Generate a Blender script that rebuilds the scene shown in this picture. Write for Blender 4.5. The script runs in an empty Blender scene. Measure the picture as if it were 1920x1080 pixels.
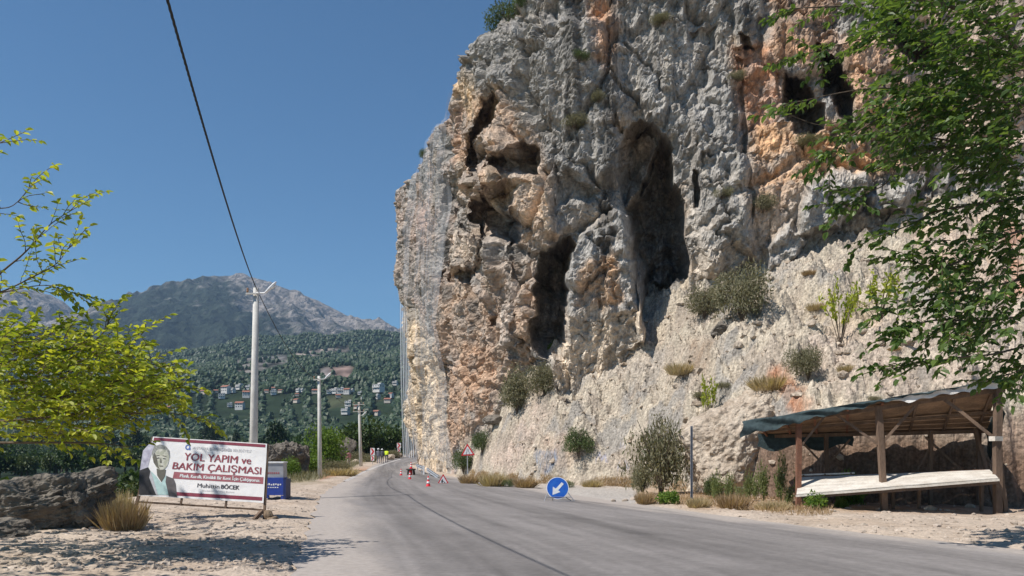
import bpy, bmesh, math, random
import numpy as np
from mathutils import Vector, Matrix
random.seed(7)
rng = np.random.default_rng(11)
SC = bpy.context.scene
COL = SC.collection
F, HZ, H = 1507.0, 845.0, 1.9          # focal length (px of the 1920 wide photo), horizon row, eye height

# ------------------------------------------------------------------ helpers
def at(px, py, Y):
    return Vector(((px-960)/F*Y, Y, H+(HZ-py)/F*Y))
def gx(px, Y): return (px-960)/F*Y
def tag(o, label=None, cat=None, group=None, kind=None):
    if label: o['label'] = label
    if cat: o['category'] = cat
    if group: o['group'] = group
    if kind: o['kind'] = kind
    return o
def empty(name, loc=(0, 0, 0), rz=0.0, label=None, cat=None, group=None):
    o = bpy.data.objects.new(name, None)
    o.empty_display_size = .3
    o.location = loc; o.rotation_euler = (0, 0, rz)
    COL.objects.link(o)
    return tag(o, label, cat, group)
def link(name, me, m=None, parent=None):
    o = bpy.data.objects.new(name, me)
    if m is not None:
        for x in (m if isinstance(m, (list, tuple)) else [m]): me.materials.append(x)
    COL.objects.link(o)
    if parent is not None: o.parent = parent
    return o
def copy_tree(o, parent=None):
    c = o.copy(); COL.objects.link(c)
    if parent is not None: c.parent = parent
    for ch in list(o.children): copy_tree(ch, c)
    return c
def np_mesh(name, V, Fc, smooth=False, cols=None, mi=None):
    """V (N,3); Fc a list of (M,k) int arrays"""
    if not isinstance(Fc, (list, tuple)): Fc = [Fc]
    Fc = [np.asarray(f, dtype=np.int32) for f in Fc if len(f)]
    me = bpy.data.meshes.new(name)
    V = np.asarray(V, dtype=np.float32)
    me.vertices.add(len(V)); me.vertices.foreach_set('co', V.ravel())
    nl = sum(f.size for f in Fc); npoly = sum(len(f) for f in Fc)
    me.loops.add(nl); me.polygons.add(npoly)
    me.loops.foreach_set('vertex_index', np.concatenate([f.ravel() for f in Fc]))
    tot = np.concatenate([np.full(len(f), f.shape[1], np.int32) for f in Fc])
    start = np.concatenate([[0], np.cumsum(tot)[:-1]]).astype(np.int32)
    me.polygons.foreach_set('loop_start', start)
    try: me.polygons.foreach_set('loop_total', tot)
    except Exception: pass
    if mi is not None: me.polygons.foreach_set('material_index', np.asarray(mi, np.int32))
    me.polygons.foreach_set('use_smooth', np.full(npoly, bool(smooth)))
    me.update(calc_edges=True)
    if cols is not None:
        a = me.color_attributes.new('Col', 'FLOAT_COLOR', 'POINT')
        c4 = np.ones((len(V), 4), np.float32); c4[:, :3] = np.clip(cols, 0, 1)
        a.data.foreach_set('color', c4.ravel())
    me.validate()
    return me
def grid_faces(nu, nv):
    i = np.arange(nu-1)[:, None]*nv + np.arange(nv-1)[None, :]
    i = i.ravel()
    return np.stack([i, i+nv, i+nv+1, i+1], 1)

class MB:
    """collects boxes, beams, tubes and plates into ONE mesh"""
    def __init__(s): s.v = []; s.f = []; s.m = []
    def add(s, vs, fs, mi=0):
        b = len(s.v); s.v += [tuple(v) for v in vs]; s.f += [tuple(b+i for i in f) for f in fs]; s.m += [mi]*len(fs)
    def box(s, c, size, mi=0, rot=None, ch=0.0):
        sx, sy, sz = [d/2 for d in size]
        vs = [Vector((x*sx, y*sy, z*sz)) for x in (-1, 1) for y in (-1, 1) for z in (-1, 1)]
        if rot is not None: vs = [rot @ v for v in vs]
        vs = [v+Vector(c) for v in vs]
        s.add(vs, [(0, 1, 3, 2), (4, 6, 7, 5), (0, 4, 5, 1), (2, 3, 7, 6), (0, 2, 6, 4), (1, 5, 7, 3)], mi)
    def beam(s, a, b, w, h, mi=0, up=(0, 0, 1), wob=0.0):
        a, b = Vector(a), Vector(b); d = (b-a).normalized()
        u = Vector(up)
        if abs(d.dot(u)) > .95: u = Vector((0, 1, 0))
        r = d.cross(u).normalized(); u = r.cross(d).normalized()
        n = 1 if wob == 0 else max(2, int((b-a).length/.5))
        rings = []
        for k in range(n+1):
            t = k/n; p = a.lerp(b, t)
            if wob: p = p+r*random.uniform(-wob, wob)+u*random.uniform(-wob, wob)
            ww = w*(1+random.uniform(-1, 1)*min(.18, wob*4)); hh = h*(1+random.uniform(-1, 1)*min(.18, wob*4))
            rings.append([p+r*ww/2*i+u*hh/2*j for i, j in ((-1, -1), (1, -1), (1, 1), (-1, 1))])
        vs = [v for R in rings for v in R]; fs = []
        for k in range(n):
            for q in range(4): fs.append((k*4+q, k*4+(q+1) % 4, k*4+4+(q+1) % 4, k*4+4+q))
        fs += [(3, 2, 1, 0), tuple(n*4+q for q in range(4))]
        s.add(vs, fs, mi)
    def tube(s, pts, r, n=8, mi=0, cap=True):
        pts = [Vector(p) for p in pts]
        rs = r if isinstance(r, (list, tuple)) else [r]*len(pts)
        vs = []; fs = []; pu = None
        for k, p in enumerate(pts):
            d = (pts[min(k+1, len(pts)-1)]-pts[max(k-1, 0)]).normalized()
            u = Vector((0, 0, 1)) if pu is None else pu
            if abs(d.dot(u)) > .97: u = Vector((1, 0, 0))
            x = d.cross(u).normalized(); u = x.cross(d).normalized(); pu = u
            for q in range(n):
                an = 2*math.pi*q/n
                vs.append(p+(x*math.cos(an)+u*math.sin(an))*rs[k])
        for k in range(len(pts)-1):
            for q in range(n): fs.append((k*n+q, k*n+(q+1) % n, (k+1)*n+(q+1) % n, (k+1)*n+q))
        if cap: fs += [tuple(range(n))[::-1], tuple((len(pts)-1)*n+q for q in range(n))]
        s.add(vs, fs, mi)
    def lathe(s, prof, c=(0, 0, 0), n=16, mi=0):
        vs = []; fs = []; c = Vector(c)
        for r, z in prof:
            for q in range(n):
                an = 2*math.pi*q/n; vs.append(c+Vector((r*math.cos(an), r*math.sin(an), z)))
        for k in range(len(prof)-1):
            for q in range(n): fs.append((k*n+q, k*n+(q+1) % n, (k+1)*n+(q+1) % n, (k+1)*n+q))
        fs += [tuple(range(n))[::-1], tuple((len(prof)-1)*n+q for q in range(n))]
        s.add(vs, fs, mi)
    def prism(s, poly, fn, d0, d1, mi=0):
        """poly in 2D, fn(x, y, depth) -> 3D; thickness from d0 to d1"""
        n = len(poly)
        vs = [fn(x, y, d0) for x, y in poly]+[fn(x, y, d1) for x, y in poly]
        fs = [tuple(range(n)), tuple(range(2*n-1, n-1, -1))]+[(i, n+i, n+(i+1) % n, (i+1) % n) for i in range(n)]
        s.add(vs, fs, mi)
    def build(s, name, m, parent=None, smooth=False):
        me = bpy.data.meshes.new(name)
        me.from_pydata(s.v, [], s.f)
        me.polygons.foreach_set('material_index', s.m)
        bm = bmesh.new(); bm.from_mesh(me); bmesh.ops.recalc_face_normals(bm, faces=bm.faces); bm.to_mesh(me); bm.free()
        if smooth: me.polygons.foreach_set('use_smooth', [True]*len(me.polygons))
        me.update()
        return link(name, me, m, parent)

# ------------------------------------------------------------------ noise
_perm = rng.permutation(256).astype(np.int32); _perm = np.concatenate([_perm]*3)
_g = rng.normal(size=(256, 3)).astype(np.float32); _g /= np.linalg.norm(_g, axis=1)[:, None]
_rv = rng.random((256, 3)).astype(np.float32)
def perlin(p):
    p = np.asarray(p, np.float32); i = np.floor(p).astype(np.int32); f = p-i
    i &= 255; u = f*f*f*(f*(f*6-15)+10)
    out = np.zeros(len(p), np.float32)
    for dx in (0, 1):
        wx = u[:, 0] if dx else 1-u[:, 0]
        for dy in (0, 1):
            wy = u[:, 1] if dy else 1-u[:, 1]
            for dz in (0, 1):
                wz = u[:, 2] if dz else 1-u[:, 2]
                h = _perm[_perm[_perm[i[:, 0]+dx]+i[:, 1]+dy]+i[:, 2]+dz]
                g = _g[h]
                out += wx*wy*wz*(g[:, 0]*(f[:, 0]-dx)+g[:, 1]*(f[:, 1]-dy)+g[:, 2]*(f[:, 2]-dz))
    return out*1.5
def fbm(p, o=4, gain=.5, lac=2.03):
    a = 1; s = 0
    p = np.asarray(p, np.float32)
    for k in range(o):
        s = s+a*perlin(p+17.3*k); p = p*lac; a *= gain
    return s
def ridged(p, o=4, gain=.5):
    a = 1; s = 0; p = np.asarray(p, np.float32)
    for k in range(o):
        s = s+a*(1-2*np.abs(perlin(p+9.1*k))); p = p*2.07; a *= gain
    return s
def worley(p):
    p = np.asarray(p, np.float32); i = np.floor(p).astype(np.int32); f = p-i
    f1 = np.full(len(p), 9., np.float32); f2 = f1.copy(); cid = np.zeros(len(p), np.int32)
    for dx in (-1, 0, 1):
        for dy in (-1, 0, 1):
            for dz in (-1, 0, 1):
                h = _perm[_perm[_perm[(i[:, 0]+dx) & 255]+((i[:, 1]+dy) & 255)]+((i[:, 2]+dz) & 255)]
                q = _rv[h]
                d = (q[:, 0]+dx-f[:, 0])**2+(q[:, 1]+dy-f[:, 1])**2+(q[:, 2]+dz-f[:, 2])**2
                nr = d < f1
                f2 = np.where(nr, f1, np.minimum(f2, d)); cid = np.where(nr, h, cid); f1 = np.where(nr, d, f1)
    return np.sqrt(f1), np.sqrt(f2), cid
def sst(a, b, x):
    t = np.clip((x-a)/(b-a), 0, 1); return t*t*(3-2*t)
def sdpoly(px, py, poly, margin=60):
    """signed distance to polygon, positive inside; -1e3 far outside"""
    P = np.asarray(poly, np.float32)
    out = np.full(px.shape, -1e3, np.float32)
    m = (px > P[:, 0].min()-margin) & (px < P[:, 0].max()+margin) & (py > P[:, 1].min()-margin) & (py < P[:, 1].max()+margin)
    if not m.any(): return out
    x, y = px[m], py[m]
    d = np.full(x.shape, 1e9, np.float32); ins = np.zeros(x.shape, bool)
    n = len(P)
    for k in range(n):
        ax, ay = P[k]; bx, by = P[(k+1) % n]
        ex, ey = bx-ax, by-ay
        t = np.clip(((x-ax)*ex+(y-ay)*ey)/(ex*ex+ey*ey+1e-9), 0, 1)
        d = np.minimum(d, (x-ax-t*ex)**2+(y-ay-t*ey)**2)
        c = ((ay <= y) & (by > y)) | ((by <= y) & (ay > y))
        if ey != 0: ins ^= c & (x < ax+(y-ay)/ey*ex)
    out[m] = np.where(ins, 1, -1)*np.sqrt(d)
    return out

# ------------------------------------------------------------------ materials
def nodes(name):
    m = bpy.data.materials.new(name); m.use_nodes = True
    nt = m.node_tree; b = nt.nodes['Principled BSDF']
    return m, nt, b
def setin(b, **k):
    for n, v in k.items():
        n = n.replace('_', ' ')
        if n in b.inputs: b.inputs[n].default_value = v
def surf(name, c1, c2=None, scale=4.0, rough=.85, bump=0.0, bscale=20.0, metal=0.0, attr=False, fine=0.0, fscale=30.0,
         stretch=(1, 1, 1), spec=.3, lo=.35, hi=.65, detail=6, bdist=.05, vor=0.0, vscale=6.0):
    m, nt, b = nodes(name); N = nt.nodes; L = nt.links
    tc = N.new('ShaderNodeTexCoord'); mp = N.new('ShaderNodeMapping'); mp.inputs['Scale'].default_value = stretch
    L.new(tc.outputs['Object'], mp.inputs['Vector'])
    if attr:
        a = N.new('ShaderNodeVertexColor'); a.layer_name = 'Col'; cur = a.outputs['Color']
    else:
        nz = N.new('ShaderNodeTexNoise'); nz.inputs['Scale'].default_value = scale; nz.inputs['Detail'].default_value = detail
        L.new(mp.outputs[0], nz.inputs['Vector'])
        r = N.new('ShaderNodeMapRange'); r.inputs[1].default_value = lo; r.inputs[2].default_value = hi
        L.new(nz.outputs['Fac'], r.inputs[0])
        mx = N.new('ShaderNodeMix'); mx.data_type = 'RGBA'
        mx.inputs[6].default_value = (*c1, 1); mx.inputs[7].default_value = (*(c2 or c1), 1)
        L.new(r.outputs[0], mx.inputs[0]); cur = mx.outputs[2]
    if fine:
        nf = N.new('ShaderNodeTexNoise'); nf.inputs['Scale'].default_value = fscale; nf.inputs['Detail'].default_value = 8; nf.inputs['Roughness'].default_value = .65
        L.new(mp.outputs[0], nf.inputs['Vector'])
        r2 = N.new('ShaderNodeMapRange'); r2.inputs[1].default_value = .3; r2.inputs[2].default_value = .7
        r2.inputs[3].default_value = 1-fine; r2.inputs[4].default_value = 1+fine*.8
        L.new(nf.outputs['Fac'], r2.inputs[0])
        mm = N.new('ShaderNodeMix'); mm.data_type = 'RGBA'; mm.blend_type = 'MULTIPLY'; mm.inputs[0].default_value = 1
        L.new(cur, mm.inputs[6]); L.new(r2.outputs[0], mm.inputs[7]); cur = mm.outputs[2]
    L.new(cur, b.inputs['Base Color'])
    setin(b, Roughness=rough, Metallic=metal); b.inputs['Specular IOR Level'].default_value = spec
    if bump:
        nb = N.new('ShaderNodeTexNoise'); nb.inputs['Scale'].default_value = bscale; nb.inputs['Detail'].default_value = 8; nb.inputs['Roughness'].default_value = .6
        L.new(mp.outputs[0], nb.inputs['Vector'])
        src = nb.outputs['Fac']
        if vor:
            vv = N.new('ShaderNodeTexVoronoi'); vv.inputs['Scale'].default_value = vscale
            L.new(mp.outputs[0], vv.inputs['Vector'])
            ad = N.new('ShaderNodeMath'); ad.operation = 'MULTIPLY_ADD'; ad.inputs[1].default_value = -vor
            L.new(vv.outputs['Distance'], ad.inputs[0]); L.new(src, ad.inputs[2]); src = ad.outputs[0]
        bp = N.new('ShaderNodeBump'); bp.inputs['Strength'].default_value = bump; bp.inputs['Distance'].default_value = bdist
        L.new(src, bp.inputs['Height']); L.new(bp.outputs[0], b.inputs['Normal'])
    return m
def leafmat(name, c1, c2, trans=.35, rough=.55, tcol=None, spec=.35):
    m, nt, b = nodes(name); N = nt.nodes; L = nt.links
    g = N.new('ShaderNodeNewGeometry')
    mx = N.new('ShaderNodeMix'); mx.data_type = 'RGBA'
    mx.inputs[6].default_value = (*c1, 1); mx.inputs[7].default_value = (*c2, 1)
    L.new(g.outputs['Random Per Island'], mx.inputs[0])
    L.new(mx.outputs[2], b.inputs['Base Color']); setin(b, Roughness=rough); b.inputs['Specular IOR Level'].default_value = spec
    if trans:
        t = N.new('ShaderNodeBsdfTranslucent')
        gm = N.new('ShaderNodeMix'); gm.data_type = 'RGBA'; gm.blend_type = 'MULTIPLY'; gm.inputs[0].default_value = 1
        gm.inputs[7].default_value = (*(tcol or (1.5, 1.5, .6)), 1)
        L.new(mx.outputs[2], gm.inputs[6]); L.new(gm.outputs[2], t.inputs['Color'])
        ms = N.new('ShaderNodeMixShader'); ms.inputs[0].default_value = trans
        L.new(b.outputs[0], ms.inputs[1]); L.new(t.outputs[0], ms.inputs[2])
        L.new(ms.outputs[0], N['Material Output'].inputs['Surface'])
    return m
def flat(name, c, rough=.6, metal=0.0, spec=.4):
    return surf(name, c, tuple(x*.8 for x in c), scale=9, rough=rough, metal=metal, spec=spec)

M = {}
M['rock'] = surf('limestone', None, attr=True, rough=.95, bump=.9, bscale=5.5, bdist=.14, fine=.46, fscale=4.5, spec=.15, vor=.25, vscale=3)
M['scree'] = surf('cemented_scree', None, attr=True, rough=.95, bump=.7, bscale=6, bdist=.10, fine=.55, fscale=8, spec=.15, vor=.6, vscale=6)
M['ground'] = surf('stony_ground', None, attr=True, rough=.95, bump=.6, bscale=14, bdist=.04, fine=.25, fscale=9, spec=.15, vor=.8, vscale=11)
M['road'] = surf('dusty_asphalt', None, attr=True, rough=.85, bump=.35, bscale=70, bdist=.012, fine=.17, fscale=8, spec=.25)
M['hill'] = surf('forested_hill', None, attr=True, rough=.95, bump=.0, fine=.35, fscale=.06, spec=.1)
M['mount'] = surf('mountain_rock', None, attr=True, rough=.95, bump=1.0, bscale=.05, bdist=14, fine=.6, fscale=.06, spec=.1)
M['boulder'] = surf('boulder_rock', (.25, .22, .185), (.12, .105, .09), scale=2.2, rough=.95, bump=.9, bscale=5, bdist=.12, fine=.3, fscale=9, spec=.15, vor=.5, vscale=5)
M['creamrock'] = surf('cream_rock', (.54, .46, .37), (.37, .295, .225), scale=1.6, rough=.95, bump=.9, bscale=5, bdist=.14, fine=.35, fscale=6, spec=.15, vor=.9, vscale=4)
M['stone'] = surf('loose_stone', (.50, .42, .35), (.33, .27, .215), scale=1.2, rough=.95, bump=.5, bscale=18, fine=.25, fscale=12, spec=.15)
M['brownstone'] = surf('brown_stone', (.26, .19, .13), (.16, .12, .085), scale=5, rough=.95, bump=.6, bscale=12, spec=.15)
M['concrete'] = surf('pole_concrete', (.62, .60, .56), (.50, .48, .45), scale=3, rough=.9, bump=.15, bscale=40, fine=.1, fscale=18)
M['galv'] = surf('galvanised_steel', (.52, .53, .54), (.40, .41, .43), scale=6, rough=.5, metal=.6)
M['grey_steel'] = surf('grey_steel', (.26, .27, .30), (.20, .21, .24), scale=8, rough=.5, metal=.3)
M['lampwhite'] = flat('lamp_housing', (.85, .85, .86), .4)
M['glass'] = flat('lamp_glass', (.75, .78, .8), .15)
M['black'] = flat('black_cable', (.018, .018, .02), .7)
M['porcelain'] = flat('insulator', (.35, .2, .12), .3)
M['white'] = flat('white_paint', (.82, .82, .82), .5)
M['red'] = flat('red_sheeting', (.66, .03, .035), .45)
M['cone'] = flat('cone_plastic', (.78, .035, .05), .45)
M['cone_white'] = flat('cone_band', (.85, .84, .84), .45)
M['blue_sign'] = surf('blue_sheeting', (.02, .10, .46), (.03, .14, .52), scale=7, rough=.35)
M['signblack'] = flat('sign_black', (.02, .02, .02), .5)
M['signback'] = flat('sign_back', (.45, .46, .47), .5, .4)
M['wood'] = surf('weathered_timber', (.20, .135, .095), (.115, .08, .06), scale=3, stretch=(1, 1, .25), rough=.9, bump=.4, bscale=30, fine=.25, fscale=25)
M['wood_red'] = surf('reddish_timber', (.26, .12, .075), (.15, .075, .05), scale=3, rough=.9, bump=.4, bscale=30, fine=.2, fscale=25)
M['board'] = surf('roof_board', (.30, .20, .13), (.18, .12, .08), scale=2.2, rough=.9, bump=.3, bscale=25, fine=.25, fscale=14)
M['pale_board'] = surf('bleached_board', (.66, .62, .56), (.52, .47, .41), scale=2.5, rough=.9, bump=.3, bscale=25, fine=.15, fscale=14)
M['tarp'] = surf('dark_shade_net', (.045, .07, .075), (.025, .04, .045), scale=6, rough=.8, bump=.5, bscale=12)
M['sheet'] = surf('white_sheet', (.74, .72, .70), (.6, .58, .56), scale=4, rough=.6, bump=.4, bscale=8)
M['banner'] = surf('banner_vinyl', (.86, .84, .83), (.80, .78, .77), scale=2, rough=.5, bump=.25, bscale=2.5, bdist=.08)
M['maroon'] = flat('maroon_print', (.26, .045, .075), .5)
M['maroon_text'] = flat('maroon_letters', (.33, .07, .09), .5)
M['strip_red'] = flat('dusty_red_print', (.38, .12, .14), .5)
M['greyprint'] = flat('grey_print', (.55, .54, .56), .5)
M['darkprint'] = flat('dark_print', (.10, .09, .10), .5)
M['blueprint'] = flat('blue_print', (.12, .20, .50), .5)
M['suit'] = surf('dark_suit_print', (.045, .042, .045), (.02, .02, .022), scale=5, rough=.5)
M['suit2'] = surf('grey_suit_print', (.14, .125, .125), (.10, .09, .09), scale=5, rough=.5)
M['shirtprint'] = flat('pale_shirt_print', (.50, .68, .66), .5)
M['faceprint'] = surf('face_print', (.42, .42, .33), (.62, .60, .52), scale=9, rough=.5, lo=.42, hi=.58)
M['faceshade'] = flat('face_line_print', (.15, .14, .11), .5)
M['hairprint'] = surf('hair_print', (.20, .20, .18), (.36, .36, .34), scale=22, rough=.5)
M['lilacprint'] = surf('blurred_backdrop_print', (.62, .60, .68), (.36, .34, .42), scale=6, rough=.5)
M['bin_blue'] = flat('blue_plastic', (.025, .06, .32), .45)
M['bin_grey'] = surf('clouded_panel', (.36, .37, .40), (.26, .27, .30), scale=3, rough=.35)
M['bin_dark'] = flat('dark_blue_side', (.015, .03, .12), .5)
M['hivis'] = flat('hi_vis_yellow', (.66, .82, .02), .6)
M['cloth_dark'] = flat('dark_cloth', (.10, .10, .125), .9)
M['cloth_grey'] = flat('grey_cloth', (.20, .20, .24), .9)
M['cloth_pink'] = flat('pink_cloth', (.55, .25, .27), .9)
M['cloth_beige'] = flat('beige_cloth', (.48, .42, .34), .9)
M['skin'] = flat('skin', (.36, .21, .14), .6)
M['hair'] = flat('dark_hair', (.02, .016, .012), .7)
M['helmet'] = flat('white_helmet', (.82, .82, .82), .3)
M['dark_iron'] = flat('dark_iron', (.05, .045, .04), .6)
M['bark'] = surf('bark', (.17, .125, .09), (.09, .07, .05), scale=8, rough=.95, bump=.6, bscale=25)
M['tar'] = flat('tar', (.055, .05, .05), .8)
M['line'] = surf('worn_line', (.52, .49, .46), (.33, .31, .30), scale=3, rough=.85, fine=.2, fscale=12)
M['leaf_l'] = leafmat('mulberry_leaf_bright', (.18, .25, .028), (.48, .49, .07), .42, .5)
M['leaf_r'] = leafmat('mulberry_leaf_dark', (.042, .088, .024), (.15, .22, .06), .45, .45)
M['leaf_mid'] = leafmat('fresh_leaf', (.07, .14, .02), (.17, .25, .035), .3)
M['leaf_forest'] = leafmat('forest_leaf', (.024, .052, .014), (.075, .115, .028), .2)
M['leaf_forest2'] = leafmat('olive_leaf', (.045, .072, .025), (.11, .135, .05), .2)
M['leaf_pine'] = leafmat('pine_needles', (.015, .035, .014), (.045, .07, .024), .15)
M['leaf_far'] = leafmat('far_canopy', (.016, .036, .015), (.045, .072, .026), 0)
M['scrub'] = leafmat('dry_scrub_leaf', (.11, .115, .06), (.26, .23, .14), .2)
M['broom'] = leafmat('broom_leaf', (.055, .085, .03), (.13, .17, .06), .2)
M['straw'] = leafmat('straw', (.34, .26, .15), (.54, .44, .28), .25)
M['straw2'] = leafmat('reddish_straw', (.27, .175, .10), (.46, .34, .21), .25)
M['herb'] = leafmat('pale_herb_leaf', (.10, .14, .05), (.25, .27, .11), .3)
M['housewall'] = flat('white_render', (.66, .64, .61), .9)
M['housewall2'] = flat('cream_render', (.62, .54, .45), .9)
M['roof'] = surf('roof_tile', (.34, .15, .10), (.24, .11, .08), scale=.6, rough=.9)
M['rooflight'] = flat('pale_roof', (.50, .45, .42), .9)
M['winglass'] = flat('dark_window', (.04, .05, .06), .2)
def netmat(name, dens, c):
    m, nt, b = nodes(name); N = nt.nodes; L = nt.links
    setin(b, Roughness=.6); b.inputs['Base Color'].default_value = (*c, 1)
    tc = N.new('ShaderNodeTexCoord'); mp = N.new('ShaderNodeMapping'); mp.inputs['Scale'].default_value = (1, 1, .02)
    L.new(tc.outputs['Object'], mp.inputs['Vector'])
    nz = N.new('ShaderNodeTexNoise'); nz.inputs['Scale'].default_value = 2.2; nz.inputs['Detail'].default_value = 5
    L.new(mp.outputs[0], nz.inputs['Vector'])
    r = N.new('ShaderNodeMapRange'); r.inputs[1].default_value = .32; r.inputs[2].default_value = .68
    r.inputs[3].default_value = dens*.35; r.inputs[4].default_value = dens*1.6
    L.new(nz.outputs['Fac'], r.inputs[0])
    t = N.new('ShaderNodeBsdfTransparent'); ms = N.new('ShaderNodeMixShader')
    L.new(r.outputs[0], ms.inputs[0]); L.new(t.outputs[0], ms.inputs[1]); L.new(b.outputs[0], ms.inputs[2])
    L.new(ms.outputs[0], N['Material Output'].inputs['Surface'])
    return m
M['net'] = netmat('steel_net', .14, (.62, .63, .66))
M['net_hang'] = netmat('steel_net_loose', .46, (.60, .62, .66))
# ------------------------------------------------------------------ camera, light, sky
cam = bpy.data.cameras.new('camera'); co = bpy.data.objects.new('camera', cam); COL.objects.link(co)
cam.sensor_width = 36; cam.lens = 36*F/1920; cam.shift_y = (HZ-540)/1920
co.location = (0, 0, H); co.rotation_euler = (math.radians(90), 0, 0)
cam.clip_end = 20000; cam.clip_start = .1
SC.camera = co
TS = Vector((-.68, -.32, 1)).normalized()
sun = bpy.data.lights.new('sun', 'SUN'); so = bpy.data.objects.new('sun', sun); COL.objects.link(so)
sun.energy = 4.2; sun.angle = math.radians(.5); sun.color = (1, .945, .87)
so.rotation_euler = TS.to_track_quat('Z', 'Y').to_euler(); so.location = (-20, -15, 60)
W = bpy.data.worlds.new('World'); SC.world = W; W.use_nodes = True
wn = W.node_tree; bg = wn.nodes['Background']
sky = wn.nodes.new('ShaderNodeTexSky'); sky.sky_type = 'NISHITA'; sky.sun_disc = False
sky.sun_elevation = math.asin(TS.z); sky.sun_rotation = math.atan2(TS.x, TS.y)
sky.altitude = 300; sky.air_density = 1.0; sky.dust_density = .1; sky.ozone_density = 6.0
tint = wn.nodes.new('ShaderNodeMix'); tint.data_type = 'RGBA'; tint.blend_type = 'MULTIPLY'; tint.inputs[0].default_value = 1; tint.inputs[7].default_value = (.66, .93, 1.0, 1)
wn.links.new(sky.outputs[0], tint.inputs[6]); wn.links.new(tint.outputs[2], bg.inputs[0]); bg.inputs[1].default_value = .072
SC.view_settings.view_transform = 'Standard'; SC.view_settings.look = 'None'; SC.view_settings.exposure = EXPO = 0.5
SC.cycles.max_bounces = 6; SC.cycles.diffuse_bounces = 3; SC.cycles.transparent_max_bounces = 12
SC.cycles.transmission_bounces = 3; SC.cycles.volume_bounces = 0; SC.cycles.use_denoising = True
SC.cycles.sample_clamp_indirect = 4

# ------------------------------------------------------------------ road and ground
def crom(P, n=8):
    P = np.asarray(P, float); out = []
    for k in range(len(P)-1):
        p0, p1, p2, p3 = P[max(k-1, 0)], P[k], P[k+1], P[min(k+2, len(P)-1)]
        for t in np.arange(n)/n:
            out.append(.5*((2*p1)+(-p0+p2)*t+(2*p0-5*p1+4*p2-p3)*t*t+(-p0+3*p1-3*p2+p3)*t**3))
    out.append(P[-1]); return np.array(out)
def rise(y): return 1.47*np.clip((np.asarray(y, float)-65)/65, 0, 1.15)**1.5
LE = crom([(4, -24), (-.8, 0), (-3.36, 12.2), (-5.3, 21.2), (-8.0, 33.7), (-9.6, 44), (-11.4, 58), (-13.6, 75), (-15.3, 90), (-16.2, 106), (-14.5, 122), (-6, 134), (8, 140)], 14)
RE = crom([(18, -24), (13, 0), (10.8, 12.2), (7.2, 20.5), (3.6, 31), (.7, 42), (-1.9, 48.5), (-4.6, 59.7), (-7.4, 70), (-9.9, 81), (-11.3, 91), (-10.6, 103), (-8, 111), (-1, 120), (10, 126)], 13)
def resample(P, n):
    d = np.concatenate([[0], np.cumsum(np.linalg.norm(np.diff(P, axis=0), axis=1))])
    t = np.linspace(0, d[-1], n); return np.stack([np.interp(t, d, P[:, k]) for k in range(P.shape[1])], 1)
NR, NC = 700, 90
Lp, Rp = resample(LE, NR), resample(RE, NR)
s = np.linspace(0, 1, NC)
rv = Lp[:, None, :]*(1-s)[None, :, None]+Rp[:, None, :]*s[None, :, None]
edge = np.minimum(s, 1-s)
jit = perlin(np.stack([rv[..., 0].ravel()*.9, rv[..., 1].ravel()*.9, np.zeros(NR*NC)], 1)).reshape(NR, NC)
rx = rv[..., 0]+jit*.16*np.where(edge < .02, 1, 0); ry = rv[..., 1]
rz = rise(ry)+.012+.05*np.sin(np.pi*s)[None, :]
P3 = np.stack([rx.ravel(), ry.ravel(), rz.ravel()], 1)
wid = np.linalg.norm(Rp-Lp, axis=1)[:, None]
dl = s[None, :]*wid; dr = (1-s)[None, :]*wid
al = np.repeat(np.concatenate([[0], np.cumsum(np.linalg.norm(np.diff((Lp+Rp)/2, axis=0), axis=1))])[:, None], NC, 1); R3 = np.stack([dl.ravel(), al.ravel(), 0*al.ravel()], 1)
n1 = fbm(R3*np.array([.45, .06, 0])+3, 4).reshape(NR, NC); n2 = fbm(R3*np.array([1.3, .35, 0])+8, 4).reshape(NR, NC)
asph = np.array([.196, .180, .172]); pale = np.array([.40, .352, .315])
pale_l = sst(2.3, .6, dl+n2*.5)*.85; pale_r = sst(1.9, .5, dr+n2*.7+n1*.5)*.9
n3 = fbm(R3*np.array([3.5, .10, 0])+28, 3).reshape(NR, NC); n4 = fbm(R3*np.array([.9, .9, 0])+48, 3).reshape(NR, NC); lane = np.exp(-((dl-3.2)/1.0)**2)+np.exp(-((dl-5.2)/.8)**2)*.7+np.exp(-((dl-8.0)/.9)**2)*.8
trk = .12-.26*lane+.26*n1+.08*n2+.22*n3+.12*n4
cc = asph[None, None, :]*(1+trk[..., None])
cc = cc*(1-pale_l[..., None])+pale*pale_l[..., None]
cc = cc*(1-pale_r[..., None])+pale*pale_r[..., None]
road = link('road', np_mesh('road', P3, grid_faces(NR, NC)[:, ::-1], True, cc.reshape(-1, 3)), M['road']); tag(road, kind='structure')
def ground_strip(name, pts, w, m, z=.0, kind='structure', wob=.0):
    pts = resample(np.array(pts, float), max(20, int(len(pts)*10)))
    t = np.gradient(pts, axis=0); t /= np.linalg.norm(t, axis=1)[:, None]; nn = np.stack([-t[:, 1], t[:, 0]], 1)
    k = len(pts); ww = w*(1+wob*rng.normal(size=k))[:, None]
    a, b = pts+nn*ww/2, pts-nn*ww/2
    def road_z(p):     # height of the cambered road below a point
        d = ((rv-np.asarray(p)[None, None, :])**2).sum(-1); i = np.unravel_index(d.argmin(), d.shape)
        return rz[i]
    V = []
    for p, q in zip(a, b):
        zz = road_z((p+q)/2)+.006+z; V += [(p[0], p[1], zz), (q[0], q[1], zz)]
    f = [(2*i, 2*i+1, 2*i+3, 2*i+2) for i in range(k-1)]
    o = link(name, np_mesh(name, V, [np.array(f)]), m); return tag(o, kind=kind)
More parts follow.
